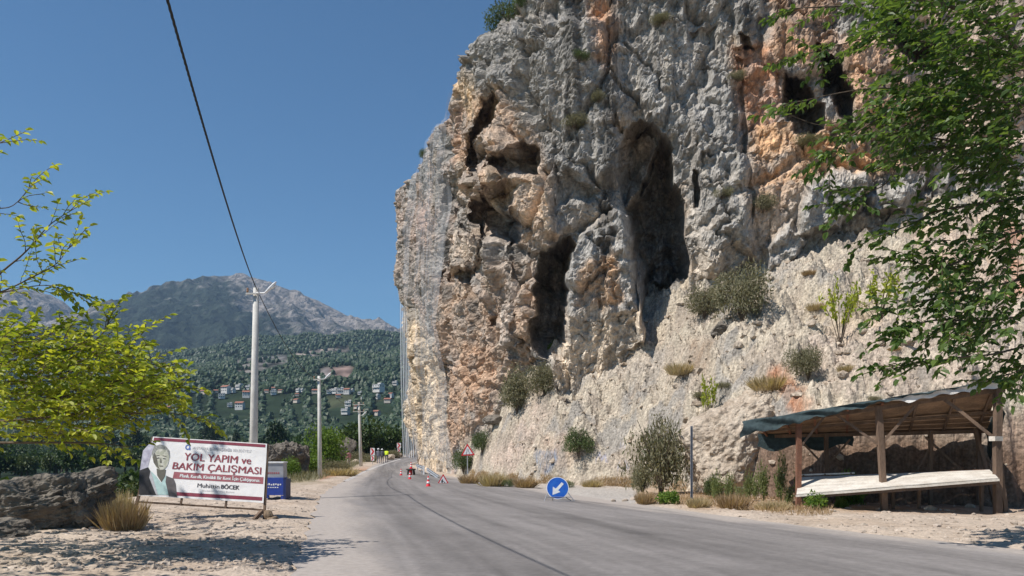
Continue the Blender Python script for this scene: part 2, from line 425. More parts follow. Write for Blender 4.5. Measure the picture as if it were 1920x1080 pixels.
def gp(px, py, z=0): # point of the (flat) ground under a pixel
    Y = F*(H-z)/(py-HZ); return (gx(px, Y), Y)
if False: ground_strip('tar_seam', [gp(*p) for p in ((713, 906), (717, 912), (727, 919), (753, 935), (797, 957), (841, 975), (901, 997), (985, 1030), (1075, 1066), (1170, 1100))], .10, M['tar'], wob=.25)
ground_strip('road_edge_line', [(-10.35, 50), (-11.1, 56), (-12.2, 64), (-13.0, 71), (-13.9, 82), (-14.5, 94), (-14.7, 106)], .36, M['line'], wob=.1)
if False: ground_strip('worn_lane_mark', [gp(*p) for p in ((1130, 962), (1180, 975))], .12, M['line'], z=.004, wob=.2)
if False: ground_strip('worn_lane_mark', [gp(*p) for p in ((1380, 1022), (1460, 1046))], .12, M['line'], z=.004, wob=.2)

# ground: one sheet to the horizon, fine where the gravel shows
def nonuni(lo, flo, fhi, hi, d, g=1.18):
    mid = list(np.arange(flo, fhi, d)); r = []; x = fhi; st = d
    while x < hi: r.append(x); st *= g; x += st
    r.append(hi); l = []; x = flo-d; st = d
    while x > lo: l.append(x); st *= g; x -= st
    l.append(lo); return np.array(l[::-1]+mid+r)
xs = nonuni(-900, -14, 20, 900, .085, 1.2); ys = nonuni(-300, 11.5, 42, 142, .085, 1.05)
GX, GY = np.meshgrid(xs, ys, indexing='ij'); gxx, gyy = GX.ravel(), GY.ravel()
LEy = np.interp(gyy, LE[:80, 1], LE[:80, 0]) if False else np.interp(gyy, *[LE[np.argsort(LE[:, 1])][:, k] for k in (1, 0)])
REy = np.interp(gyy, *[RE[np.argsort(RE[:, 1])][:, k] for k in (1, 0)])
off = np.maximum(LEy-gxx, gxx-REy)              # distance outside the road
zz = rise(gyy)-.035
G3 = np.stack([gxx, gyy, np.zeros_like(gxx)], 1)
near = (gyy < 60) & (gxx > -40) & (gxx < 40)
rough = np.zeros_like(gxx)
q = G3[near]
w1, w2, cid = worley(q*3.6)
w3, _, _ = worley(q*1.5+5)
rough[near] = .07*fbm(q*.55, 3)+.05*np.maximum(0, .55-w1)*(cid % 3 == 0)+.10*np.maximum(0, .4-w3)+.018*fbm(q*4, 2)
am = sst(-.1, .8, off)
left = gxx < LEy
zz = zz+am*(rough+.05+.03*left)
dleft = LEy-gxx
drop = np.clip(dleft-np.interp(gyy, [20, 40, 60, 100, 140], [9, 6, 4.5, 3.5, 3.5]), 0, 60)
zz = zz-np.where(left, .22*drop*sst(14, 45, gyy), 0)
zz = np.maximum(zz, -9-.02*np.abs(gxx))
cream = np.array([.47, .385, .31]); tan = np.array([.38, .29, .215]); dirt = np.array([.42, .30, .20]); palec = np.array([.40, .365, .33]); green = np.array([.13, .15, .06])
ppx = 960+F*gxx/np.maximum(gyy, 1); ppy = HZ+F*H/np.maximum(gyy, 1)
nA = fbm(G3*.35+2, 4); nB = fbm(G3*1.3+5, 4)
cg = cream*(1+.16*nB[:, None])
mixf = sst(-.1, .5, nA)[:, None]*.5; cg = cg*(1-mixf)+tan*mixf
if True:
    st = np.zeros_like(gxx); st[near] = ((cid % 7)/7-.5)*.22*(w1 < .5); cg = cg*(1+st[:, None])
lay = sst(-10, 12, sdpoly(ppx+nB*6, ppy, [(860, 896), (960, 905), (1190, 912), (1205, 940), (1260, 955), (1340, 968), (1500, 990), (1450, 1010), (1000, 940), (860, 925)], 80))[:, None]
dry = sst(-6, 10, sdpoly(ppx+nB*12, ppy+nB*3, [(1195, 918), (1330, 905), (1520, 900), (1700, 940), (1620, 965), (1480, 960), (1300, 958), (1190, 938)], 80))[:, None]
red = sst(-10, 20, sdpoly(ppx, ppy, [(1490, 870), (1990, 870), (1990, 968), (1500, 956)], 90))[:, None]
redx = np.array([.30, .20, .14])
cg = cg*(1-red)+redx*(1+.2*nB[:, None])*red
cg = cg*(1-dry*.8)+dirt*(1+.2*nB[:, None])*dry*.8
lay = lay*(gxx > REy-.4)[:, None]
cg = cg*(1-lay)+palec*lay
vg = (sst(1.0, 3.5, drop+nB*1.5)*left)[:, None]; vg2 = (sst(38, 52, gyy+nB*6)*left*sst(1.0, 2.4, dleft+nA))[:, None]*.75
vg = np.maximum(vg, vg2)
cg = cg*(1-vg)+np.array([.20, .17, .085])*vg
gr = sst(-4, 6, sdpoly(ppx, ppy, [(600, 902), (645, 890), (690, 884), (690, 880), (600, 890)]))[:, None]
cg = cg*(1-gr)+np.array([.40, .20, .12])*gr
ground = link('ground', np_mesh('ground', np.stack([gxx, gyy, zz], 1), grid_faces(len(xs), len(ys)), True, cg), M['ground']); tag(ground, kind='structure')
_ord = (xs, ys, zz.reshape(GX.shape))
def gz(x, y):
    i = min(max(np.searchsorted(xs, x)-1, 0), len(xs)-2); j = min(max(np.searchsorted(ys, y)-1, 0), len(ys)-2)
    Z = _ord[2]; a = (x-xs[i])/(xs[i+1]-xs[i]); b = (y-ys[j])/(ys[j+1]-ys[j])
    z = float((Z[i, j]*(1-a)+Z[i+1, j]*a)*(1-b)+(Z[i, j+1]*(1-a)+Z[i+1, j+1]*a)*b)
    L_ = np.interp(y, *[LE[np.argsort(LE[:, 1])][:, k] for k in (1, 0)]); R_ = np.interp(y, *[RE[np.argsort(RE[:, 1])][:, k] for k in (1, 0)])
    return z if not (L_ < x < R_) else float(rise(y))+.035

# ------------------------------------------------------------------ cliff: a rock wall along a curve on the plan
PLAN = crom([(14, 128), (2, 117), (-6, 107), (-9.4, 97), (-10.0, 89), (-8.9, 81), (-6.6, 72), (-4.0, 63.5), (-1.2, 57), (2.5, 53.2), (8, 51.6), (15, 50.6), (22, 50), (30, 49), (38, 46), (46, 41)], 30)
TOPZ = np.interp(np.arange(len(PLAN))/30, [0, 2, 3, 4, 5, 6, 6.85, 7.05, 8, 8.6, 9, 10, 11, 12, 16], [29, 29.5, 30, 30.6, 30.6, 30.4, 29.4, 31.6, 32.2, 32.8, 34, 37, 40, 41, 42])
seg = np.concatenate([[0], np.cumsum(np.linalg.norm(np.diff(PLAN, axis=0), axis=1))])
sp = np.interp(np.linspace(0, seg[-1], 4000), seg, np.arange(len(PLAN)))
px0 = 960+F*np.interp(sp, np.arange(len(PLAN)), PLAN[:, 0])/np.interp(sp, np.arange(len(PLAN)), PLAN[:, 1])
arc = np.linspace(0, seg[-1], 4000)
yy0 = np.interp(sp, np.arange(len(PLAN)), PLAN[:, 1])
dens = np.where(yy0 > 99, 1/.35, np.where(px0 > 1960, 1/.3, np.where(px0 < 870, 1/.075, 1/.062)))
cum = np.concatenate([[0], np.cumsum(dens[:-1]*np.diff(arc))]); NU = int(cum[-1])
ua = np.interp(np.linspace(0, cum[-1], NU), cum, arc)
ui = np.interp(ua, seg, np.arange(len(PLAN)))
bx, by = [np.interp(ui, np.arange(len(PLAN)), PLAN[:, k]) for k in (0, 1)]
top = np.interp(ui, np.arange(len(PLAN)), TOPZ)
tx, ty = np.gradient(bx, ua), np.gradient(by, ua); ln = np.hypot(tx, ty); nx, ny = ty/ln, -tx/ln
ker = np.hanning(61); ker /= ker.sum()
nx = np.convolve(np.pad(nx, 30, 'edge'), ker, 'valid'); ny = np.convolve(np.pad(ny, 30, 'edge'), ker, 'valid')
NV = 500
vv = np.linspace(0, 1, NV)
Z = (-1.5+(top[:, None]+1.5)*vv[None, :])
X = np.repeat(bx[:, None], NV, 1); Y = np.repeat(by[:, None], NV, 1)
PXb = (960+F*X/Y); PYb = HZ-F*(Z-H)/Y
px, py = PXb.ravel(), PYb.ravel()
B3 = np.stack([X.ravel(), Y.ravel(), Z.ravel()], 1)
wx = fbm(B3*.55, 4)*9; wy = fbm(B3*.55+40, 4)*9
qx, qy = px+wx, py+wy
def soft(poly, lo, hi, warp=True, mar=70): return sst(lo, hi, sdpoly(qx if warp else px, qy if warp else py, poly, mar))
def circ(x, y, r, n=12, e=1.0): return [(x+r*math.cos(2*math.pi*k/n), y+e*r*math.sin(2*math.pi*k/n)) for k in range(n)]
D = np.zeros_like(px)
front = sst(850, 900, px)                 # 0 on the netted flank, 1 on the face seen head-on
hid = (Y.ravel() > 92)
# broad form
D += .9*fbm(B3/11, 2)+.8*ridged(B3*np.array([.16, .16, .07]), 3, .5)*.7
D += 1.5*np.exp(-((Z.ravel()-25)/9.0)**2)*np.repeat((np.abs(ui/30-4.0) < 1.8)*np.cos(np.clip((ui/30-4.0)/1.8, -1, 1)*np.pi/2)**2, NV)
# blocks with flat faces and joints
b1, b2, bid = worley(B3*np.array([.24, .24, .17])+wx[:, None]*.02)
D += (( _rv[bid, 0]-.5)*1.1)*sst(.0, .22, b2-b1)*(.55+.45*front)
D -= .45*sst(.12, .0, b2-b1)
c1_, c2_, cid_ = worley(B3*np.array([.75, .75, .55])+7)
D += ((_rv[cid_, 1]-.5)*.5)*sst(.0, .2, c2_-c1_)
# flutes and water-worn ribs
D += .42*ridged(B3*np.array([.55, .55, .06])+3, 3)*(1-.35*front)
D += .12*ridged(B3*np.array([1.1, 1.1, .7]), 3, .5)
for _s, _a, _o in ((1.6, .22, 13), (3.3, .13, 23), (6.0, .07, 33)):
    f1_, f2_, fi_ = worley(B3*_s*np.array([1, 1, .8])+wx[:, None]*.03+_o); D += (_rv[fi_, 1]-.5)*_a*sst(.0, .16, f2_-f1_)-_a*.25*sst(.10, 0, f2_-f1_)
D += .11*fbm(B3*2.1, 3)+.06*fbm(B3*6.0, 3)
e1, e2, _e = worley(B3*2.6+3); D += .05*(.5-e1)
# carved and swollen parts of the face
BUMPS = [
 ([(855, 110), (900, 55), (1150, 30), (1180, 240), (1160, 400), (1070, 452), (1040, 470), (985, 440), (905, 372), (850, 332)], 1.7, -6, 30),
 ([(1040, 345), (1130, 318), (1170, 330), (1165, 395), (1090, 440), (1050, 420)], -.6, -4, 24),
 ([(1045, 320), (1075, 330), (1120, 360), (1120, 375), (1060, 385), (1048, 350)], -1.0, -6, 8),
 (circ(962, 288, 26, e=.9), 2.0, -10, 12),
 ([(1192, 490), (1210, 510), (1217, 640), (1192, 640)], 2.4, -4, 6),
 ([(1226, 430), (1250, 420), (1256, 540), (1236, 570), (1222, 540)], 1.3, -5, 8),
 ([(985, 330), (1015, 315), (1035, 350), (1052, 410), (1056, 445), (1020, 432), (985, 410), (965, 395)], 1.3, -6, 10),
 ([(903, 338), (985, 330), (1000, 345), (930, 378), (905, 368)], .9, -5, 8),
 ([(985, 435), (1020, 425), (1045, 455), (1020, 480), (990, 465)], 1.3, -5, 7),
 ([(1120, 420), (1150, 398), (1182, 408), (1186, 470), (1192, 560), (1222, 640), (1270, 760), (1000, 770), (1050, 650), (1064, 570), (1068, 520), (1085, 470)], 3.0, -7, 12),
 ([(862, 450), (925, 430), (936, 490), (900, 512), (862, 506)], 1.4, -5, 7),
 ([(862, 508), (905, 515), (940, 492), (940, 520), (900, 536), (862, 530)], -1.8, -5, 6),
 ([(941, 452), (968, 452), (975, 500), (987, 570), (980, 650), (952, 650), (963, 560), (945, 500)], .9, -5, 7),
 ([(975, 480), (1015, 480), (1025, 540), (1018, 640), (990, 660), (988, 560)], .7, -5, 10),
 ([(880, 560), (940, 540), (950, 650), (930, 760), (860, 860), (850, 760), (880, 660)], .5, -6, 14),
 ([(1292, 230), (1330, 130), (1375, 180), (1390, 330), (1398, 480), (1345, 560), (1300, 480)], .9, -8, 14),
 ([(1400, 0), (1430, 0), (1415, 90), (1380, 90), (1370, 30)], 1.0, -5, 8),
 ([(1488, 372), (1540, 333), (1600, 343), (1612, 402), (1560, 440), (1480, 452)], 1.7, -5, 10),
 ([(1425, 472), (1470, 430), (1492, 460), (1480, 500), (1430, 522)], 1.5, -5, 8),
 ([(1618, 372), (1660, 350), (1690, 370), (1680, 410), (1625, 410)], 1.5, -5, 8),
 ([(1700, 300), (1920, 260), (1990, 420), (1760, 400)], 1.2, -10, 25),
 ([(1560, 90), (1650, 70), (1720, 130), (1700, 230), (1600, 240)], 1.6, -10, 20),
 ([(1440, 30), (1520, 60), (1530, 140), (1470, 160), (1420, 110)], 1.4, -8, 16),
 ([(772, 705), (800, 690), (850, 680), (850, 640), (780, 640)], .7, -4, 6),
 ([(1020, 640), (1050, 660), (1050, 700), (1015, 695)], .8, -4, 6)]
VX = np.zeros((len(px), 3), np.float32)
def axis_of(poly):
    c_ = np.mean(np.array(poly, float), 0); v_ = np.array([(c_[0]-960)/F, 1.0, (HZ-c_[1])/F]); return v_/np.linalg.norm(v_)
for poly, a, lo, hi in BUMPS: VX -= (a*soft(poly, lo, hi))[:, None]*axis_of(poly)
CAVES = [
 ([(1202, 229), (1174, 254), (1160, 292), (1156, 338), (1170, 388), (1200, 366), (1228, 318), (1242, 264), (1226, 244)], 3.4, 4),
 ([(1222, 318), (1240, 262), (1264, 289), (1264, 339), (1281, 394), (1285, 459), (1292, 505), (1291, 650), (1206, 660), (1197, 560), (1183, 496), (1184, 431), (1172, 388), (1198, 362)], 6.0, 3),
 ([(1030, 476), (1075, 455), (1092, 470), (1072, 530), (1074, 590), (1058, 668), (1030, 668), (1016, 640), (1016, 565), (1026, 505)], 4.8, 3),
 ([(941, 183), (962, 200), (955, 241), (932, 268), (944, 296), (938, 325), (914, 342), (890, 310), (893, 270), (910, 238), (926, 205)], 4.6, 5),
 ([(985, 270), (1013, 280), (1018, 303), (999, 334), (950, 326), (940, 304), (970, 292)], 4.4, 5),
 ([(905, 372), (978, 348), (990, 355), (965, 398), (985, 432), (982, 458), (945, 458), (925, 440), (908, 412)], 4.2, 6),
 ([(850, 342), (862, 345), (892, 395), (915, 470), (906, 470), (878, 415), (852, 375)], 2.4, 4),
 ([(850, 680), (862, 640), (868, 690), (858, 745), (846, 750)], 2.0, 4),
 ([(1466, 150), (1500, 165), (1528, 220), (1530, 262), (1500, 272), (1476, 262), (1464, 215)], 5, 4),
 ([(1528, 95), (1548, 110), (1580, 150), (1592, 200), (1580, 262), (1560, 240), (1535, 170)], 5, 4),
 ([(1625, -10), (1665, -10), (1700, 60), (1760, 110), (1745, 130), (1700, 120), (1650, 50)], 5, 4),
 ([(1386, 60), (1400, 70), (1412, 95), (1392, 95)], 1.6, 4),
 ([(1296, 330), (1310, 330), (1308, 400), (1296, 405)], 1.6, 4),
 ([(1380, 110), (1392, 115), (1400, 330), (1404, 420), (1398, 440), (1388, 330)], .7, 5),
 ([(784, 672), (806, 668), (806, 700), (788, 702)], .9, 3),
 ([(925, 600), (945, 590), (948, 612), (930, 618)], .9, 4),
 ([(1290, 70), (1340, 60), (1330, 85), (1295, 90)], .8, 5),
]
cavem = np.zeros_like(D); crel = .16*ridged(B3*np.array([.8, .8, .25])+21, 3)+.10*fbm(B3*1.7+41, 3); cvar = np.clip(1+.45*fbm(B3*np.array([.45, .45, .18])+81, 3), .45, 1.5); cwid = np.clip(1.0+.9*fbm(B3*.5+91, 2), .6, 2)
for poly, a, w in CAVES:
    sd = sdpoly(px+wx*.55, py+wy*.55, poly, 40)+(0 if len(poly) in (9, 14) and poly[0][0] > 1200 else 4 if a > 2 else 1)
    m_ = (.66*sst(0, w*cwid, sd)+.34*sst(0, w*6, sd))*np.where(sd > 0, cvar+crel*sst(2, 14, sd), 1)
    VX += (a*m_)[:, None]*axis_of(poly); cavem = np.maximum(cavem, sst(-2, 5, sd)*min(1, a/3.5))
D = np.where(hid, np.minimum(D, .6), D)
# foot keeps clear of the road on the flank
D = np.where(Z.ravel() < 6, D*(.25+.75*sst(0, 6, Z.ravel()))*1, D)
nxx, nyy = np.repeat(nx, NV), np.repeat(ny, NV)
vz = .25*fbm(B3*.8+70, 3)+.1*fbm(B3*3+31, 2)
roundtop = .9*np.clip((vv-.965)/.035, 0, 1)**2
D -= np.tile(roundtop, NU)*2.2
CV = np.stack([X.ravel()+nxx*D, Y.ravel()+nyy*D, Z.ravel()+vz], 1)+VX
# colour of the stone
def C(*c): return np.array(c, float)
nz1 = fbm(B3*.5+20, 4)[:, None]; nz2 = fbm(B3*1.7+60, 4)[:, None]; nz3 = fbm(B3*5+60, 3)[:, None]
grey = C(.27, .255, .235); tanc = C(.42, .325, .235); orange = C(.44, .26, .16); creamc = C(.56, .46, .35); brown = C(.36, .225, .15); pink = C(.40, .30, .25)
lf = lambda m, a, b: a*(1-m)+b*m
cc = lf(sst(-.1, .75, nz1)*.8, grey, tanc)
def paint(poly, c, k=1.0, lo=-14, hi=18):
    global cc
    m_ = (soft(poly, lo, hi)*k)[:, None]*np.clip(.75+.6*nz1+.35*nz2, 0, 1)
    cc = cc*(1-m_)+c*m_
flank = (1-front)[:, None]
cc = cc*(1-.55*flank)+lf(sst(-.3, .5, nz1+.3*nz2), grey*1.05, pink)*.55*flank
paint([(870, 60), (1120, 10), (1150, 240), (1160, 330), (1050, 330), (990, 260), (960, 180), (900, 180), (870, 140)], grey, .9)
paint([(1150, 0), (1370, 0), (1380, 300), (1390, 460), (1300, 460), (1280, 330), (1230, 240), (1160, 230)], grey*1.08, .85)
paint([(1110, 0), (1150, 0), (1160, 110), (1130, 150), (1105, 60)], orange*1.05, .95)
paint([(860, 150), (900, 150), (925, 200), (905, 240), (880, 215)], C(.56, .40, .24), .9)
paint([(862, 210), (885, 220), (895, 300), (870, 300)], orange*.95, .9)
paint([(895, 190), (960, 180), (1010, 260), (1050, 330), (1055, 450), (1000, 470), (905, 420), (880, 330)], C(.47, .335, .235), .95)
paint([(985, 330), (1015, 315), (1052, 410), (1050, 440), (985, 410)], C(.56, .42, .30), .9)
paint([(1025, 250), (1160, 250), (1165, 390), (1060, 390), (1030, 330)], grey*.92, .9)
paint([(1050, 390), (1160, 390), (1140, 440), (1060, 470)], C(.42, .355, .29), .9)
paint([(860, 500), (1020, 480), (1020, 660), (950, 770), (850, 860), (845, 720)], C(.42, .30, .215), .9)
paint([(875, 640), (935, 660), (920, 780), (850, 850)], C(.41, .265, .175), .9)
paint([(862, 440), (930, 430), (935, 490), (870, 505)], C(.45, .36, .28), .8)
paint([(760, 590), (790, 560), (845, 680), (845, 880), (790, 890), (775, 720)], C(.60, .475, .33), .95)
paint([(755, 420), (850, 330), (858, 560), (780, 560)], C(.36, .30, .255), .7)
paint([(790, 380), (830, 380), (835, 460), (800, 470)], C(.43, .30, .24), .8)
paint([(944, 455), (966, 455), (985, 570), (978, 650), (955, 650), (962, 560)], C(.47, .40, .34), .9, -5, 6)
paint([(1085, 440), (1185, 400), (1190, 560), (1150, 600), (1060, 600), (1066, 520)], grey*1.15, .9)
paint([(1105, 500), (1150, 490), (1170, 560), (1130, 590), (1090, 570)], C(.54, .35, .21), .95, -8, 10)
paint([(1050, 580), (1200, 580), (1260, 620), (1260, 720), (1030, 720)], creamc*.96, .9)
paint([(1290, 400), (1340, 420), (1335, 560), (1290, 560)], C(.50, .44, .37), .8)
paint([(1375, 90), (1440, 90), (1470, 200), (1420, 280), (1385, 250)], C(.47, .25, .145), 1)
paint([(1400, 240), (1620, 250), (1720, 330), (1600, 345), (1500, 360), (1440, 430), (1400, 420)], C(.52, .32, .18), 1)
paint([(1390, 400), (1500, 360), (1480, 470), (1400, 500)], C(.40, .32, .25), .8)
paint([(1440, 0), (1560, 0), (1560, 100), (1530, 140), (1440, 120)], C(.51, .31, .19), 1)
paint([(1560, 80), (1720, 80), (1760, 240), (1600, 260)], C(.49, .31, .20), 1)
paint([(1720, 0), (2000, 0), (2000, 320), (1740, 300)], C(.45, .34, .26), .8)
paint([(1488, 372), (1540, 333), (1600, 343), (1612, 402), (1560, 440), (1480, 452)], grey*1.35, .95, -6, 6)
paint([(1425, 472), (1470, 430), (1492, 460), (1480, 500), (1430, 522)], grey*1.2, .95, -6, 6)
paint([(1618, 372), (1660, 350), (1690, 370), (1680, 410), (1625, 410)], grey*1.4, .95, -6, 6)
# grey-brown tone mixed in inside the hollows, dark water streaks on the open face
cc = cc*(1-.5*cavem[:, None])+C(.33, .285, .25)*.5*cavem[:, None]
strk = sst(.15, .65, fbm(B3*np.array([.9, .9, .045])+11, 4))[:, None]
cc = cc*(1-.5*strk*sst(8, 16, Z.ravel())[:, None])
strk2 = sst(.25, .7, fbm(B3*np.array([1.4, 1.4, .06])+51, 3))[:, None]
cc = cc*(1-.5*strk2)+(cc*.6+C(.30, .26, .20)*.75)*.5*strk2
cc = cc*(1+.24*nz2+.22*nz3)*(1-.25*sst(.1, 0, c2_-c1_)[:, None])
cc *= 1.28
fc = grid_faces(NU, NV)
# plateau behind the top edge
rows = []
last = CV.reshape(NU, NV, 3)[:, -1]
pv = [last]; pc = [cc.reshape(NU, NV, 3)[:, -1]]
for k, (bk, dz_) in enumerate(((.8, .15), (2.5, .5), (6, 1.0), (14, 1.6))):
    p_ = last.copy(); p_[:, 0] -= nx*bk; p_[:, 1] -= ny*bk; p_[:, 2] += dz_+.3*perlin(p_*.7)
    pv.append(p_); pc.append(np.tile(C(.30, .27, .2), (NU, 1)))
nb_ = len(CV); allv = [CV]; allc = [cc]; pf = []
idx = np.arange(NU)*NV+NV-1
for k in range(1, 5):
    allv.append(pv[k]); allc.append(pc[k]); ni = nb_+(k-1)*NU+np.arange(NU)
    pf.append(np.stack([idx[:-1], idx[1:], ni[1:], ni[:-1]], 1)); idx = ni
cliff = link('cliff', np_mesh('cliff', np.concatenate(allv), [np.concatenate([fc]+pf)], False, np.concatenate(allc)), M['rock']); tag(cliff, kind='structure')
CG = CV.reshape(NU, NV, 3); CPX = PXb[:, 0]
def on_cliff(pxx, pyy, back=False):
    """world point of the cliff face seen at a pixel of the photograph"""
    a = 960+F*CV[:, 0]/CV[:, 1]; b = HZ-F*(CV[:, 2]-H)/CV[:, 1]
    d = (a-pxx)**2+(b-pyy)**2
    c_ = np.where(d < max(d.min()*1.0+9, 9))[0]
    return Vector(CV[c_[CV[c_, 1].argmin()]])

# ------------------------------------------------------------------ scree slope at the foot
sx = np.arange(-5.5, 40, .07); sy = np.arange(25.5, 60, .07)
SX, SY = np.meshgrid(sx, sy, indexing='ij'); fx, fy = SX.ravel(), SY.ravel()
Q3 = np.stack([fx, fy, np.zeros_like(fx)], 1)
foot = np.interp(fx, [-5.5, -3, -.3, 1.2, 4, 6.5, 8, 9.3, 10.2, 11.5, 13.5, 15.6, 18, 22, 30, 40], [63, 57, 48.5, 46.2, 43.2, 41, 38.0, 34.0, 30.6, 29.0, 28.1, 27.3, 26.8, 27.0, 27, 26])
foot = foot+.5*perlin(np.stack([fx*.6, fx*0, fx*0], 1))+.25*perlin(np.stack([fx*2, fx*0, fx*0+4], 1))
slope = np.interp(fx, [-5, -1.5, 1.5, 3.4, 8.1, 11.1, 14.7, 16, 21.2, 24.5, 30.6, 40], [.35, .5, .70, .72, .66, .45, .44, .50, .55, .63, .78, .8])
bank = np.interp(fx, [-5, 0, 2, 7, 10, 12, 20, 26, 32], [.3, .6, 1.0, 1.1, 1.4, 2.7, 2.9, 2.4, 1.5])
t = fy-foot
n1 = fbm(Q3*.16, 2); n2 = fbm(Q3*.5+9, 3); n3 = ridged(Q3*1.1+4, 3)
Yc_ = np.interp(fx, PLAN[120:, 0], PLAN[120:, 1])
tt_ = np.minimum(t, np.maximum(Yc_-foot+.3, 1)+.12*np.maximum(0, t-(Yc_-foot)))
sz = np.where(t > 0, bank*sst(0, np.where(fx > 10, .95, 1.5), t)+slope*tt_*.97, t*1.6-.1)
sm = sst(0, 2.5, t)
Q3[:, 2] = sz
w1, w2, wid_ = worley(Q3*1.5); v1, v2, vid = worley(Q3*4.2+3); u1, u2, uid = worley(Q3*.62+8)
sz = sz+sm*(.45*n1+.55*n2+.22*n3)+sm*((_rv[uid, 0]-.5)*.75*sst(0, .25, u2-u1))
sz = sz+sst(-.2, .8, t)*(.42*np.maximum(0, .6-w1)*(_rv[wid_, 1]*1.6-.5)+.22*np.maximum(0, .6-v1)*(_rv[vid, 1]*2-.7)+.14*fbm(Q3*2.3+30, 4))
for _s, _a, _o in ((.42, .8, 41), (.8, .6, 21), (1.4, .38, 15), (2.4, .30, 3), (5.2, .19, 9)):
    f1_, f2_, fi_ = worley(Q3*_s+_o); sz = sz+sst(-.2, .8, t)*(_rv[fi_, 0]-.5)*_a*sst(0, .2, f2_-f1_)*(.55+.6*np.clip(n2, -.5, .8))
# gullies running down the slope
gul = ridged(np.stack([fx*.42+fy*.12, fy*.07, fx*0], 1)+3, 3)
sz = sz+sm*.38*gul
spx = 960+F*fx/fy; spy = HZ-F*(sz-H)/fy
k1 = fbm(Q3*.4+77, 4)[:, None]; k2 = fbm(Q3*1.6+17, 4)[:, None]
cs = C(.51, .44, .345)*(1+.10*k1)*np.ones((len(fx), 3))
wsx = spx+fbm(Q3*.7+5, 3)*14; wsy = spy+fbm(Q3*.7+15, 3)*14
def spaint(poly, c, k=1., lo=-10, hi=14):
    global cs
    m_ = (sst(lo, hi, sdpoly(wsx, wsy, poly, 60))*k)[:, None]*np.clip(.8+.7*k2, 0, 1); cs = cs*(1-m_)+c*m_
m_ = sst(-.1, .4, k1)*.7; cs = cs*(1-m_)+C(.345, .285, .23)*m_
m_ = sst(.05, .5, k2)*.6; cs = cs*(1-m_)+C(.27, .225, .18)*m_
k3 = fbm(Q3*.45+91, 4)[:, None]; m_ = sst(.15, .45, k3)*.75; cs = cs*(1-m_)+C(.29, .27, .245)*m_
spaint([(1050, 560), (1200, 600), (1240, 700), (1040, 720)], C(.46, .41, .35), .7)
spaint([(1240, 640), (1340, 640), (1320, 720), (1250, 720)], C(.40, .33, .26), .6)
spaint([(1395, 480), (1500, 440), (1520, 480), (1440, 540)], C(.45, .40, .34), .7)
spaint([(1080, 560), (1130, 560), (1140, 640), (1085, 640)], C(.40, .28, .185), .6)
spaint([(1290, 630), (1345, 640), (1335, 700), (1280, 690)], C(.31, .23, .165), .8)
spaint([(1180, 640), (1260, 660), (1250, 740), (1170, 720)], C(.37, .31, .25), .6)
spaint([(1000, 830), (1060, 800), (1100, 870), (1010, 890)], C(.42, .31, .235), .6)
spaint([(1530, 590), (1640, 560), (1660, 620), (1560, 650)], C(.42, .33, .22), .6)
spaint([(1440, 690), (1470, 680), (1530, 760), (1500, 780), (1440, 720)], C(.42, .20, .11), .9)
spaint([(1520, 620), (1920, 560), (1920, 740), (1560, 740), (1480, 690)], C(.47, .38, .31), .75)
spaint([(1700, 420), (1920, 380), (1920, 560), (1760, 560)], C(.56, .42, .32), .6)
spaint([(1880, 420), (1920, 420), (1920, 560), (1880, 560)], C(.44, .22, .14), .8)
_soil_shade = (sst(3.4, 1.8, sz+.6*k1[:, 0])*sst(9.2, 10.2, fx))[:, None]*.92; cs = cs*(1-_soil_shade)+C(.155, .095, .065)*(1+.35*k2)*_soil_shade  # reddish-brown soil, darkened to paint in the shade of the hollow behind the stall
spaint([(1860, 790), (1990, 760), (1990, 880), (1880, 850)], C(.36, .26, .20), .6)
spaint([(900, 860), (1000, 760), (1040, 760), (960, 900)], C(.48, .38, .31), .8)
stn = ((wid_ % 16)/16-.5)[:, None]; stn2 = ((vid % 16)/16-.5)[:, None]
cs = cs*(1+.30*stn*(w1 < .5)[:, None]+.40*stn2*(v1 < .5)[:, None]+.14*k2)
# sprayed scribbles on the rock
def scribble(pts, w, c, k):
    global cs
    d = np.full(len(fx), 1e9)
    for (ax, ay), (b_x, b_y) in zip(pts[:-1], pts[1:]):
        ex, ey = b_x-ax, b_y-ay; tt = np.clip(((spx-ax)*ex+(spy-ay)*ey)/(ex*ex+ey*ey+1e-9), 0, 1)
        d = np.minimum(d, np.hypot(spx-ax-tt*ex, spy-ay-tt*ey))
    m_ = (sst(w, w*.5, d)*k*(t < 6))[:, None]; cs = cs*(1-m_)+np.array(c)*m_
scribble([(1003, 853), (1012, 848), (1025, 849), (1040, 850), (1043, 858), (1036, 872), (1024, 886), (1018, 878), (1008, 866), (1003, 853)], 3.4, (.20, .23, .29), .9)
scribble([(1012, 862), (1022, 856), (1028, 870), (1018, 868)], 2.0, (.24, .27, .32), .6)
scribble([(1118, 862), (1124, 850), (1128, 864), (1134, 852), (1138, 866)], 2.0, (.30, .30, .40), .7)
scribble([(1158, 880), (1162, 868), (1168, 882), (1172, 866), (1178, 880)], 2.0, (.36, .38, .48), .6)
scribble([(1162, 838), (1168, 832), (1172, 840)], 2.0, (.36, .38, .48), .6)
scribble([(1205, 862), (1216, 852), (1220, 864)], 2.2, (.36, .40, .50), .6)
bl = np.interp(fx, PLAN[np.argsort(PLAN[:, 0])][:, 0], PLAN[np.argsort(PLAN[:, 0])][:, 1])
ok = (t > -.55)
sf = grid_faces(len(sx), len(sy)); sf = sf[ok[sf].all(1)]
used = np.unique(sf); rm = np.full(len(fx), -1); rm[used] = np.arange(len(used))
SV = np.stack([fx, fy, sz], 1)
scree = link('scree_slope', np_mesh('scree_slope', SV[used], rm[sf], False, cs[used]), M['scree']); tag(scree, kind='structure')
SV_ = SV[used]
